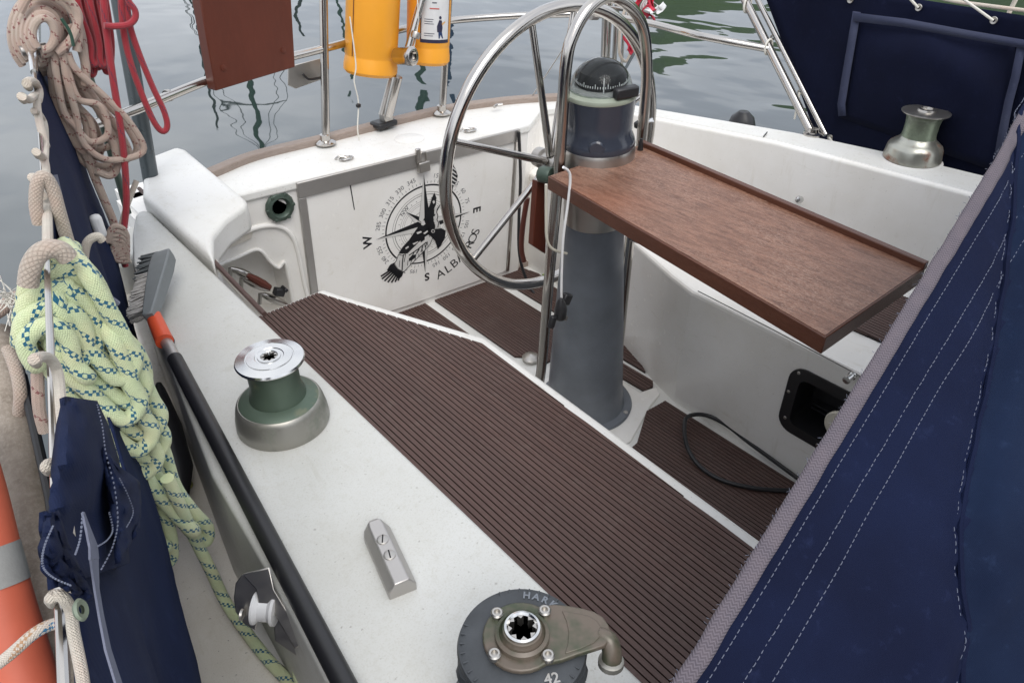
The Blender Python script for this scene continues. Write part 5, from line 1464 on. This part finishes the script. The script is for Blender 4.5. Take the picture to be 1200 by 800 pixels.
def line_fn(pa, pb):
    qa, qb = on_pl(*pa, nh, KH), on_pl(*pb, nh, KH)
    sa, ta = (qa - B_).dot(e1n), (qa - B_).dot(e2); sb, tb = (qb - B_).dot(e1n), (qb - B_).dot(e2)
    return lambda s: ta + (tb - ta) * (s - sa) / (sb - sa)
for pa, pb in (((1082, 380), (827, 800)), ((1121, 380), (869, 800)), ((1147, 380), (902, 800))):
    stitches('stitching', line_fn(pa, pb), -0.12, smax)
stitches('stitching', lambda s: seam_e2(s) - 0.008, -0.2, smax)
m = MB().tube([hood(s_, seam_e2(s_) - 0.001) + nh * 0.002 for s_ in [-0.25 + i * (smax + .25) / 60 for i in range(61)]], 0.0035, 8)
m.build('seam_welt', 'navy_canvas', HD)

# ------------------------------------------------------------------ starboard weather cloth, lifeline and lacing
KL = -0.098; LZ = 1.172
def on_ll(px, py, off=0.0): return on_pl(px, py, NB, KL + off)
def lline(y, dz=0.0, off=0.0): return Vector(((KL + off + 0.2044 * y) / 0.979, y, LZ + dz))
WL = [(79, 870), (75, 800), (72, 730), (66, 600), (62, 480), (58, 380), (55, 300), (50, 200), (44, 120), (40, 85)]
LL = thing('lifeline', 'stainless wire lifeline running along the near side above the navy cloth', 'lifeline', tuple(on_ll(55, 300, 0)))
MB().tube([on_ll(*q) for q in WL], 0.0032, 10, smooth=3).build('wire', 'stainless', LL)
a, b = on_ll(40, 85), on_y(36, 22, 1.85)
MB().tube([a, a.lerp(b, .35), a.lerp(b, .5), b], 0.01, 14, rad=[0.006, 0.009, 0.014, 0.018]).build('turnbuckle', 'chrome', LL)
c = a.lerp(b, 0.42)
MB().tube([c + Vector((-0.022, -0.01, 0)), c + Vector((0.022, -0.01, 0))], 0.009, 12).build('clevis_pin', 'dull_steel', LL)
tag(T([on_y(50, 60, 2.0), on_y(62, 140, 1.75), on_y(76, 195, 1.6), on_y(92, 246, 1.5)], 0.0045, 'lifeline', 'stainless', None), 'second thin wire running down behind the near navy cloth', 'lifeline')
FOOT = [(0.35, -0.055), (0.82, 0.040), (1.03, 0.070), (1.25, 0.135), (1.51, 0.225), (2.25, 0.362)]
CL2 = thing('weather_cloth', 'navy weather cloth with pockets laced along the near lifeline, ropes hanging on it', 'weather cloth', tuple(lline(1.0)))
def cl(t, s_):
    y0_ = 0.30 - 0.06 * s_
    y = y0_ + (1.95 - y0_) * t
    dip = math.sin(min(max((y - 0.50) / 0.46, 0), 1) * PI) ** 2
    top = lline(y, -0.006 - 0.24 * dip); foot = Vector((lerp(FOOT, y), y, 0.52))
    q = top.lerp(foot, s_)
    e_ = min(1, s_ * 2.2)
    o = 0.012 * math.sin(s_ * PI) + e_ * (0.010 * math.sin(t * 21 + s_ * 4) * math.sin(s_ * PI) + 0.012 * mnoise.noise(Vector((t * 7, s_ * 3, 0))) + 0.005 * mnoise.noise(Vector((t * 22 + s_ * 5, s_ * 6, 7))))
    if t > 0.97: o *= 0.5
    return q + NB * o
MB().grid([[cl(i / 110, j / 30) for j in range(31)] for i in range(111)]).build('cloth', 'navy_cloth', CL2, solid=0.003, smooth=60)
def patch(name, L_, R_, mt, bul, rt, off, n1=20, n2=10, seed=0):
    rows = []
    for i in range(n1 + 1):
        t = i / n1; k_ = min(int(t * (len(L_) - 1)), len(L_) - 2); f_ = t * (len(L_) - 1) - k_
        a = Vector(L_[k_]).lerp(Vector(L_[k_ + 1]), f_); b = Vector(R_[k_]).lerp(Vector(R_[k_ + 1]), f_)
        rows.append([on_ll(*a.lerp(b, j / n2), off + bul * math.sin(j / n2 * PI) * math.sin(min(t * 1.1 + .15, 1) * PI) + 0.004 * mnoise.noise(Vector((t * 7, j * .4, seed)))) for j in range(n2 + 1)])
    return MB().grid(rows).build(name, mt, rt, solid=0.003, smooth=60)
patch('pocket', [(72, 466), (66, 520), (60, 570), (54, 620), (60, 690)], [(112, 470), (126, 500), (138, 540), (144, 590), (150, 660)], 'navy_cloth', 0.012, CL2, 0.012, seed=2)
patch('pocket', [(120, 524), (126, 570), (132, 610), (138, 660)], [(136, 546), (162, 564), (164, 590), (162, 618)], 'navy_cloth', 0.006, CL2, 0.022, seed=5)
patch('flap', [(50, 600), (48, 640), (52, 668), (76, 688)], [(66, 600), (78, 640), (92, 668), (108, 702)], 'navy_cloth', 0.004, CL2, 0.016, seed=8)
def cband(L_, wpx, nm, mt, off):
    rows = []
    for i, q in enumerate(L_):
        q = Vector(q); a = Vector(L_[max(i - 1, 0)]); b = Vector(L_[min(i + 1, len(L_) - 1)])
        t_ = (b - a).normalized(); n_ = Vector((-t_.y, t_.x))
        rows.append([on_ll(*(q - n_ * wpx[i] / 2), off), on_ll(*(q + n_ * wpx[i] / 2), off)])
    return MB().grid(rows).build(nm, mt, CL2, solid=0.001, smooth=0)
cband([(97, 600), (103, 620), (109, 640), (110, 655)], [2, 5, 9, 10], 'strap', 'grey_strap', 0.032)
cband([(110, 655), (113, 690), (118, 720), (126, 760), (140, 805), (150, 840)], [9, 5, 5, 6, 7, 8], 'strap', 'grey_strap', 0.026)
cband([(64, 205), (68, 230), (72, 260), (76, 300)], [6, 10, 8, 5], 'strap', 'grey_strap', 0.006)
def cstitch(L_, off):
    P_, _ = catmull([on_ll(*q, off) for q in L_], 14)
    m_ = MB()
    for i in range(0, len(P_) - 1, 2): m_.tube([P_[i], P_[i].lerp(P_[i + 1], .8)], 0.0005, 4)
    ob_ = m_.build('stitching', 'stitch', CL2); ob_['kind'] = 'stuff'
cstitch([(114, 474), (120, 500), (124, 530), (134, 570), (138, 610), (132, 640), (118, 668)], 0.033)
cstitch([(128, 600), (132, 620), (126, 632), (114, 640)], 0.034)
cstitch([(140, 560), (150, 580), (156, 600), (148, 618)], 0.034)
cstitch([(97, 600), (94, 630), (88, 650)], 0.034)
cstitch([(62, 616), (52, 640), (50, 662), (62, 676), (84, 686)], 0.024)
c = on_ll(92, 715, 0.020)
MB().lathe([(0.0022, 0), (0.0048, 0.0), (0.0056, 0.0012), (0.0046, 0.0022), (0.0022, 0.0016)], c, 20, align((NB.x, NB.y - 0.3, 0.3)), cap=False).build('grommet', 'brass_green', CL2)
LC = thing('lacing_cord', 'cream lacing cord wound round the near lifeline holding the navy cloth', 'rope', tuple(on_ll(70, 600, 0)))
def LP(L_, off, r_, nm='strand', mt='rope_white', root_=LC, k=6):
    P_ = [on_ll(x_, y_, off * (0.3 + 0.7 * min(1, i_ / 2))) for i_, (x_, y_) in enumerate(L_)]
    P_ = [on_ll(L_[0][0] + 3, L_[0][1] + 5, -0.012)] + P_
    return T(P_, r_, nm, mt, root_, seg=10, smooth=k)
LP([(40, 421), (52, 418), (62, 424), (68, 440), (72, 480), (76, 530), (73, 545)], 0.006, 0.0042)
LP([(54, 547), (60, 543), (70, 552), (76, 590), (82, 640), (88, 690)], 0.008, 0.0036)
LP([(59, 702), (64, 697), (74, 700), (83, 715), (86, 740), (96, 790), (104, 850)], 0.010, 0.0030)
LP([(38, 208), (46, 212), (53, 222), (55, 240), (56, 285)], 0.004, 0.0052)
LP([(42, 178), (46, 181), (52, 188), (54, 205), (50, 230)], 0.004, 0.005)
LP([(31, 98), (36, 95), (42, 98), (46, 108), (44, 118)], 0.003, 0.0065)
LP([(25, 113), (34, 117), (42, 112), (44, 130), (48, 150), (54, 172)], 0.003, 0.0055)
LP([(40, 130), (46, 134), (52, 146), (53, 170), (52, 190)], 0.003, 0.005)

# ------------------------------------------------------------------ ropes on the near side
RG = thing('lime_rope_coil', 'thick lime green rope coil with blue flecks hanging on the near lifeline', 'rope', tuple(on_y(100, 400, 0.83)))
rr = 0.0096
def gy_(off): return 0.875 - (off - 0.045) * 2.2
def G(L_, off, nm='strand', r_=rr, smooth_=8):
    P_ = [on_y(q[0], q[1], gy_(off)) for q in L_]
    da, db_ = (P_[0] - P_[1]).normalized(), (P_[-1] - P_[-2]).normalized()
    P_ = [P_[0] + da * 0.004 + Vector((0.012, 0.055, -0.02)), P_[0] + da * 0.004 + Vector((0.004, 0.018, -0.006))] + P_ + [P_[-1] + db_ * 0.014 + Vector((0, 0.020, 0)), P_[-1] + db_ * 0.026 + Vector((0, 0.075, -0.01))]
    return T(P_, r_, nm, 'rope_lime', RG, seg=16, smooth=smooth_)
G([(52, 300), (88, 310), (112, 350), (140, 410), (160, 450), (178, 520), (196, 580), (220, 618), (240, 634), (243, 618), (225, 598), (205, 570), (192, 530)], 0.045)
G([(40, 330), (50, 380), (70, 430), (96, 480), (130, 530), (150, 570), (166, 610), (178, 640), (188, 656), (200, 655), (200, 630), (190, 590)], 0.050)
G([(36, 340), (56, 400), (92, 450), (124, 500), (150, 548), (172, 590), (184, 630), (194, 640)], 0.056)
G([(84, 300), (112, 330), (138, 386), (160, 412), (170, 440), (160, 460), (140, 470)], 0.046)
G([(72, 300), (100, 340), (118, 390), (134, 440), (150, 500), (172, 560), (204, 600), (226, 622)], 0.060)
G([(100, 330), (124, 376), (146, 420), (158, 460), (170, 520), (184, 560), (208, 590)], 0.052)
G([(92, 340), (116, 390), (124, 430), (120, 452)], 0.064)
G([(104, 340), (128, 390), (142, 425), (148, 440)], 0.060)
G([(30, 352), (36, 330), (58, 318), (82, 318), (104, 336), (112, 352), (112, 372)], 0.066)
G([(26, 372), (34, 352), (58, 338), (86, 342), (106, 362), (112, 388), (110, 410)], 0.070)
G([(24, 398), (30, 374), (54, 360), (82, 364), (98, 384), (100, 412), (92, 424)], 0.074)
G([(40, 426), (30, 402), (44, 384), (64, 382), (80, 398), (86, 424), (100, 440)], 0.079)
G([(34, 332), (40, 310), (60, 302), (80, 304), (96, 320), (104, 340)], 0.064)
for (sx_, sy_), (bx_, by_), (ex_, ey_), o_ in (
        ((66, 352), (156, 436), (108, 330), 0.074), ((78, 338), (146, 424), (112, 344), 0.070),
        ((48, 384), (168, 464), (116, 352), 0.070), ((62, 404), (162, 484), (132, 396), 0.075),
        ((44, 412), (186, 502), (146, 410), 0.066), ((60, 432), (176, 520), (140, 428), 0.071),
        ((70, 452), (190, 528), (160, 450), 0.062), ((92, 474), (182, 548), (160, 480), 0.064)):
    mx_, my_ = (sx_ + bx_) / 2 - 6, (sy_ + by_) / 2 + 16
    G([(sx_, sy_), ((sx_ + mx_) / 2 - 3, (sy_ + my_) / 2 + 5), (mx_, my_), (bx_ - 22, by_ + 6), (bx_ - 4, by_), (bx_ + 2, by_ - 16), (bx_ - 8, by_ - 34), ((bx_ + ex_) / 2 + 2, (by_ + ey_) / 2 - 8), (ex_, ey_)], o_)
tail = [on_y(196, 560, gy_(.066)), on_y(214, 600, gy_(.062)), on_y(230, 634, gy_(.050)), on_z(247, 668, 0.60), on_z(264, 704, 0.535), on_z(287, 738, 0.513), on_z(312, 770, 0.511), on_z(335, 795, 0.511), on_z(352, 815, 0.511), on_z(372, 812, 0.513), on_z(368, 780, 0.53), on_z(352, 764, 0.55)]
T(tail, 0.0088, 'tail', 'rope_lime', RG, seg=14, smooth=7)
T([on_z(352, 764, 0.55), on_z(350, 790, 0.535), on_z(362, 812, 0.52), on_z(385, 830, 0.512)], 0.0088, 'tail', 'rope_lime', RG, seg=14, smooth=6)
tag(T([on_y(px, py, 0.80) for px, py in [(33, 334), (36, 314), (44, 299), (56, 292), (70, 293), (80, 302)]], 0.0098, 'rope_end', 'rope_plain', None, smooth=6, seg=12), 'greyish beige rope turn over the top of the lime green coil', 'rope')
tag(T([on_y(px, py, 0.93) for px, py in [(46, 262), (42, 240), (44, 215), (52, 207), (62, 222), (70, 250), (82, 292), (96, 340), (106, 372)]], 0.0072, 'beige_rope', 'rope_plain', None, smooth=6, seg=12), 'worn beige rope looped over the lifeline above the lime coil', 'rope')
tag(T([on_y(px, py, 1.0) for px, py in [(108, 375), (101, 350), (98, 312), (102, 285), (114, 277), (120, 282)]], 0.0055, 'beige_rope', 'rope_white', None, smooth=6), 'small pinkish rope hook shape on the navy cloth beside the lime coil', 'rope')
tag(T([on_y(px, py, 0.98) for px, py in [(93, 303), (108, 325), (124, 345), (138, 356)]], 0.0042, 'strap_end', 'grey_strap', None, smooth=4), 'grey strap end lying across the navy cloth', 'strap')
tag(T([on_y(px, py, 0.82) for px, py in [(47, 408), (44, 440), (46, 480), (52, 505)]], 0.0065, 'brown_rope', 'rope_beige', None, smooth=5), 'short brownish rope hanging outside the wire below the lime coil', 'rope')
RB_ = thing('beige_rope_coil', 'big beige rope coil with reddish flecks hanging at the pushpit corner', 'rope', tuple(on_y(80, 60, 1.7)))
def BG(L_, off=0.02, r_=0.0085, nm='strand'):
    return T([on_y(q[0], q[1], 1.72 - off * 1.5) for q in L_], r_, nm, 'rope_beige', RB_, seg=10, smooth=6)
for k_ in range(6):
    ra = 33 - k_ * 4; rb_ = 46 - k_ * 5.5
    BG([(46 + k_ + ra * math.cos(t_), 40 + rb_ * math.sin(t_)) for t_ in [PI * 0.70 + i * (2 * PI * 0.92) / 14 for i in range(15)]], 0.0 + 0.010 * k_, 0.0072)
BG([(38, -12), (66, -6), (86, 12), (95, 40), (98, 60), (100, 78)], 0.03, 0.008)
BG([(22, 14), (36, -6), (60, -4), (82, 10), (92, 34), (90, 60)], 0.04, 0.008)
BG([(60, -12), (80, 0), (92, 20), (84, 46), (66, 62)], 0.045, 0.008)
random.seed(3)
for k_ in range(9):
    x0_ = 56 + k_ * 2.2
    w_ = 24 + k_ * 6
    lo = 172 + random.uniform(-14, 20)
    BG([(x0_, 58), (x0_ + 4, 90), (x0_ + 10 + k_ * .6, 130), (x0_ + 24, lo - 12), (x0_ + 38 + k_ * 2, lo + 8), (x0_ + w_ + 22, lo - 2), (x0_ + w_ + 16 - k_, lo - 34), (x0_ + w_ - 8 - k_ * 1.5, 116), (x0_ + 16, 82), (x0_ + 6, 62)], random.uniform(-0.02, 0.05), 0.0066)
BG([(80, 30), (92, 50), (100, 75), (100, 100)], 0.03, 0.0085)
BG([(96, 170), (112, 210), (122, 234), (134, 264), (136, 290)], 0.02, 0.0085, 'tail')
BG([(112, 200), (128, 206), (137, 196), (134, 172), (126, 160)], 0.03, 0.0078)
for k_ in range(6):
    BG([(124 + 3 * k_, 284), (132, 266 + 5 * k_), (144, 268 + 5 * k_), (149, 280 + 5 * k_), (138, 290 + 3 * k_), (128, 296)], 0.05, 0.006)
tag(MB().box(on_y(115, 265, 1.55), (0.022, 0.02, 0.05)).build('white_clip', 'white_plastic', None, bevel=0.008), 'small white plastic clip standing behind the navy cloth', 'clip')
tag(T([on_y(152, 308, 1.70), on_y(140, 285, 1.70), on_y(146, 250, 1.70), on_y(160, 212, 1.72)], 0.006, 'white_line', 'rope_white', None, smooth=5), 'thin white line beside the red rope at the coaming end', 'rope')

# dark grey radar/aerial pole and its green companion
def pole_pt(px, py, y): return on_y(px, py, y)
tag(T([pole_pt(182, 240, 2.12), pole_pt(130, -60, 2.12)], 0.021, 'stern_pole', 'grey_tube', None, seg=20), 'thick dark grey pole standing at the stern quarter behind the red ropes', 'pole')
tag(T([pole_pt(150, 250, 2.02), pole_pt(74, -20, 2.02)], 0.009, 'stern_strut', 'fitting_green', None, seg=12), 'thin grey green strut leaning behind the red rope coil', 'pole')
# red ropes
RR = thing('red_rope_coil', 'bundle of red rope hanging at the stern corner', 'rope', tuple(pole_pt(110, 40, 1.7)))
random.seed(11)
for k_ in range(10):
    x0_ = 76 + k_ * 3.6; xb = 98 + k_ * 2.6; yb_ = 90 + random.uniform(-26, 0)
    yd = 1.72 - 0.012 * (k_ % 4)
    T([on_y(px, py, yd + dz) for px, py, dz in [(x0_, -25, 0), (x0_ + 6, 10, 0), (xb, 50, 0), (xb + 1, yb_ - 8, 0), (xb + 4, yb_, 0), (xb + 8, yb_ - 8, .006), (xb + 9, 48, .006), (x0_ + 16, 5, .006), (x0_ + 10, -25, .006)]], 0.0062, 'strand', 'rope_red', RR, seg=10, smooth=5)
T([on_y(px, py, 1.66) for px, py in [(120, -20), (124, 30), (132, 90), (140, 140), (146, 190), (148, 240), (143, 290), (147, 312)]], 0.0068, 'strand', 'rope_red', RR, seg=10, smooth=5)
T([on_y(px, py, 1.66) for px, py in [(141, -20), (144, 30), (152, 70), (166, 110), (180, 142), (190, 154), (196, 148), (192, 130), (178, 100), (160, 55), (150, 20), (148, -20)]], 0.0062, 'strand', 'rope_red', RR, seg=10, smooth=5)
T([on_y(px, py, 1.64) for px, py in [(122, 30), (134, 31), (150, 29), (158, 22), (158, 12), (150, 0), (146, -20)]], 0.0062, 'strand', 'rope_red', RR, seg=10, smooth=5)
tag(T([on_y(px, py, 1.6) for px, py in [(72, 22), (80, 34), (84, 44), (86, 54)]], 0.003, 'green_twine', 'mast_green', None, smooth=4), 'short green twine hanging beside the beige coil', 'rope')

# ------------------------------------------------------------------ stainless fairlead on the side deck
FLd = thing('deck_fairlead', 'stainless fairlead with white nylon sheave on the side deck by the pole', 'fairlead', tuple(on_z(310, 730, 0.5)))
ws = at_w(308, 716, 0.985)
def wsP(px, py, w_=0.985): return at_w(px, py, w_)
# cheek plates are upright plates across the line of the rope
ck = [(274, 700), (276, 683), (284, 672), (296, 674), (302, 690), (304, 715), (300, 738), (286, 730), (276, 716)]
c0 = [wsP(x_, y_, 0.985) for x_, y_ in ck]
dirc = Vector((0.93, -0.30, 0)).normalized()
def plate3(pts, thick, nm, mt, rt, bevel=0.0015):
    n_ = len(pts); nn_ = (pts[1] - pts[0]).cross(pts[3] - pts[0]).normalized()
    m_ = MB().add([q - nn_ * thick / 2 for q in pts] + [q + nn_ * thick / 2 for q in pts], [tuple(range(n_))[::-1], tuple(range(n_, 2 * n_))] + [(i, (i + 1) % n_, n_ + (i + 1) % n_, n_ + i) for i in range(n_)])
    return m_.build(nm, mt, rt, bevel=bevel)
plate3(c0, 0.003, 'cheek', 'dull_steel', FLd)
plate3([wsP(x_, y_, 0.965) for x_, y_ in [(284, 672), (316, 664), (322, 690), (340, 720), (356, 752), (346, 760), (322, 720), (304, 715), (300, 690)]], 0.003, 'bracket', 'dull_steel', FLd)
plate3([wsP(x_, y_, 1.0) for x_, y_ in [(320, 708), (352, 752), (348, 768), (322, 750)]], 0.003, 'bracket', 'dull_steel', FLd)
sa, sb = wsP(297, 712, 0.975), wsP(324, 714, 0.975)
MB().lathe([(0.016, 0), (0.021, 0.001), (0.021, 0.004), (0.0165, 0.009), (0.0165, (sb - sa).length - 0.009), (0.021, (sb - sa).length - 0.004), (0.021, (sb - sa).length), (0.012, (sb - sa).length + .001)], sa, 28, align(sb - sa)).build('sheave', 'white_plastic', FLd)
MB().lathe([(0.007, 0), (0.008, 0.003), (0, 0.004)], wsP(285, 720, 0.975), 16, align(sa - sb)).build('bolt', 'dull_steel', FLd)
MB().prism([(q.x, q.y) for q in [on_z(278, 735, .5), on_z(300, 655, .5), on_z(330, 700, .5), on_z(365, 775, .5), on_z(345, 790, .5), on_z(300, 760, .5)]], 0.5, 0.504).build('base_plate', 'dull_steel', FLd, bevel=0.001)
# black bag between cloth and coaming with yellow string
bb = [on_z(186, 450, 0.62), on_z(196, 500, 0.60), on_z(206, 550, 0.58), on_z(214, 592, 0.56)]
tag(MB().tube(bb, 0.02, 16, smooth=5, rad=[0.006, 0.026, 0.030, 0.006]).build('black_bag', 'rubber_black'), 'long narrow black bag lying on the side deck beside the navy cloth', 'bag')
tag(T([on_z(px, py, 0.515) for px, py in [(212, 540), (217, 534), (221, 545), (221, 560), (225, 568), (218, 575), (219, 583)]], 0.0025, 'yellow_string', 'rope_yellow', None, smooth=4), 'little loop of yellow green string on the side deck', 'string')

# ------------------------------------------------------------------ outboard: driftwood pole, orange lifebuoy, mooring lines
dw0, dw1 = on_ll(8, 350, -0.075), on_ll(34, 800, -0.055)
DWp = []
for t in (0, 0.25, 0.5, 0.75, 1.0, 1.1): DWp.append(dw0.lerp(dw1, t))
r_list = [0.030, 0.034, 0.035, 0.037, 0.038, 0.038]
pA = at_w(-2, 390, 1.05); pB = at_w(30, 560, 0.94); pC = at_w(62, 760, 0.84); pD = at_w(76, 850, 0.80)
tag(MB().tube([pA, pA.lerp(pB, .5), pB, pB.lerp(pC, .5), pC, pD], 0.03, 24, smooth=5, rad=[0.020, 0.024, 0.025, 0.026, 0.027, 0.027]).build('driftwood_pole', 'driftwood'), 'rough weathered grey brown wooden pole outside the near lifeline', 'pole')
LBY = thing('lifebuoy', 'orange lifebuoy with grey reflective band strapped outside the rail', 'lifebuoy', tuple(at_w(0, 700, 0.72)))
def obp(L_, w_): return [at_w(x_, y_, w_ + (k2 if False else 0)) for x_, y_ in L_]
l1 = [(-66, 470), (-34, 570), (-6, 680), (30, 800), (48, 860)]
l2 = [(-110, 470), (-76, 570), (-48, 680), (-12, 800), (6, 860)]
for L_ in (l1, l2):
    MB().tube(obp(L_, 0.78 if L_ is l1 else 0.80), 0.030, 26, smooth=6).build('tube', 'orange_float', LBY)
for L_, w_ in ((l1, 0.78), (l2, 0.80)):
    a, b = at_w(*Vector(L_[1]).lerp(Vector(L_[2]), 0.66), w_), at_w(*Vector(L_[1]).lerp(Vector(L_[2]), 1.0) + Vector((3, 8)), w_)
    MB().tube([a, a.lerp(b, .5), b], 0.0306, 28, cap=False).build('reflective_band', 'grey_band', LBY)
tag(T([at_w(-20, 790, 0.70), at_w(10, 768, 0.69), at_w(40, 742, 0.69), at_w(62, 731, 0.70), at_w(80, 732, 0.70), at_w(96, 746, 0.70), at_w(112, 775, 0.70), at_w(122, 815, 0.69)], 0.0056, 'striped_line', 'rope_striped', None, seg=12, smooth=7), 'white rope with blue and tan flecks crossing the wire at the bottom left', 'rope')
tag(T([at_w(9, 408, 0.98), at_w(18, 430, 0.97), at_w(24, 460, 0.96), at_w(22, 490, 0.97)], 0.008, 'white_rope_end', 'rope_plain', None, smooth=5, seg=12), 'frayed pale rope end on the weathered wooden pole', 'rope')
tag(T([at_w(-15, 372, 1.0), at_w(4, 360, 1.0), at_w(14, 352, 1.0), at_w(30, 345, 1.02)], 0.010, 'knotted_rope', 'rope_beige', None, smooth=5, seg=12), 'knotted beige rope at the left edge beside the lime coil', 'rope')
m = MB()
for i in range(60):
    c = at_w(random.gauss(10, 5), random.gauss(352, 6), 0.98)
    m.tube([c, c + Vector([random.gauss(0, 1) for _ in range(3)]) * 0.012], 0.0007, 4)
ob = m.build('frayed_strands', 'white_cord'); tag(ob, 'white frayed strands sticking out of the knotted rope', 'fray'); ob['kind'] = 'stuff'
tag(T([at_w(26, 440, 0.98), at_w(40, 500, 0.95), at_w(58, 580, 0.9), at_w(64, 620, .88)], 0.006, 'dark_pole', 'rubber_black', None), 'dark thin stick between wooden pole and lifeline', 'pole')

# ------------------------------------------------------------------ moored neighbours (they show as reflections in the water)
def neighbour(label, px, tip_y, D, mast_r, mt, hull='hull_white', spread=0.55, boom=True):
    d = ray(px, tip_y); hz = Vector((d.x, d.y, 0)).normalized()
    el = -d.z / math.hypot(d.x, d.y)
    top = WZ + D * el - (CAM_H - WZ)
    c = Vector((hz.x * D, hz.y * D, WZ))
    rt = thing('moored_sailboat', label, 'sailboat', tuple(c), 'moored sailboats around')
    sd_ = Vector((-hz.y, hz.x, 0))
    Lh = 10.5; rows = []
    for i in range(13):
        t = i / 12; w_ = 1.7 * math.sin(min(1, t * 1.15 + .12) * PI * 0.62) * (1 if t < .6 else (1 - ((t - .6) / .4) ** 2 * .98))
        cc = c + sd_ * (t - .5) * 3.2 + hz * (t * Lh)
        rows.append([cc + sd_ * w_ + Vector((0, 0, 1.05 + .25 * t)), cc + sd_ * w_ * .85 + Vector((0, 0, 0.2)), cc + Vector((0, 0, -0.3)), cc - sd_ * w_ * .85 + Vector((0, 0, 0.2)), cc - sd_ * w_ + Vector((0, 0, 1.05 + .25 * t)), cc + sd_ * w_ + Vector((0, 0, 1.05 + .25 * t))])
    MB().grid(rows).build('hull', hull, rt)
    MB().prism([(-2.2, -0.8), (2.0, -0.8), (2.8, 0), (2.0, 0.8), (-2.2, 0.8)], 1.1, 1.6, lambda a_, b_, z_: c + hz * (4.6 + a_) + sd_ * b_ + Vector((0, 0, z_))).build('cabin', 'hull_white', rt, bevel=0.1)
    MB().tube([c + Vector((0, 0, 0.8)), Vector((c.x, c.y, top))], mast_r, 10).build('mast', mt, rt)
    for f_ in ((0.45, 1.3), (0.72, 1.0)) if spread else ():
        zz_ = WZ + (top - WZ) * f_[0]
        MB().tube([Vector((c.x, c.y, zz_)) - sd_ * f_[1], Vector((c.x, c.y, zz_)) + sd_ * f_[1]], 0.035, 6).build('spreader', 'mast_dark', rt)
        for s__ in (-1, 1):
            MB().tube([Vector((c.x, c.y, WZ + 1.2)) + sd_ * s__ * 1.5, Vector((c.x, c.y, zz_)) + sd_ * s__ * f_[1], Vector((c.x, c.y, top - .2))], 0.012, 5).build('shroud', 'mast_dark', rt)
    if boom: MB().tube([Vector((c.x, c.y, WZ + 2.2)), Vector((c.x, c.y, WZ + 2.3)) + hz * 3.6], 0.14, 10).build('boom', 'sail_blue', rt)
    return rt
neighbour('moored sailboat whose spreaders mirror in the water under the brown board', 309, 186, 26, 0.085, 'mast_green')
neighbour('moored sailboat with slim dark mast mirrored left of the brown board', 256, 142, 30, 0.05, 'mast_dark', spread=0)
neighbour('moored sailboat mirrored between stanchion and bigger yellow case', 408, 110, 30, 0.055, 'mast_green', spread=0)
neighbour('moored sailboat with green furled sail mirrored below the yellow cases', 494, 134, 28, 0.13, 'mast_green', spread=0)
neighbour('moored sailboat with blue furled sail mirrored beside the wheel rim', 530, 118, 30, 0.12, 'sail_blue', 'hull_blue', spread=0)
neighbour('moored sailboat far off mirrored at upper centre of the water', 356, 52, 45, 0.10, 'mast_dark', spread=0)
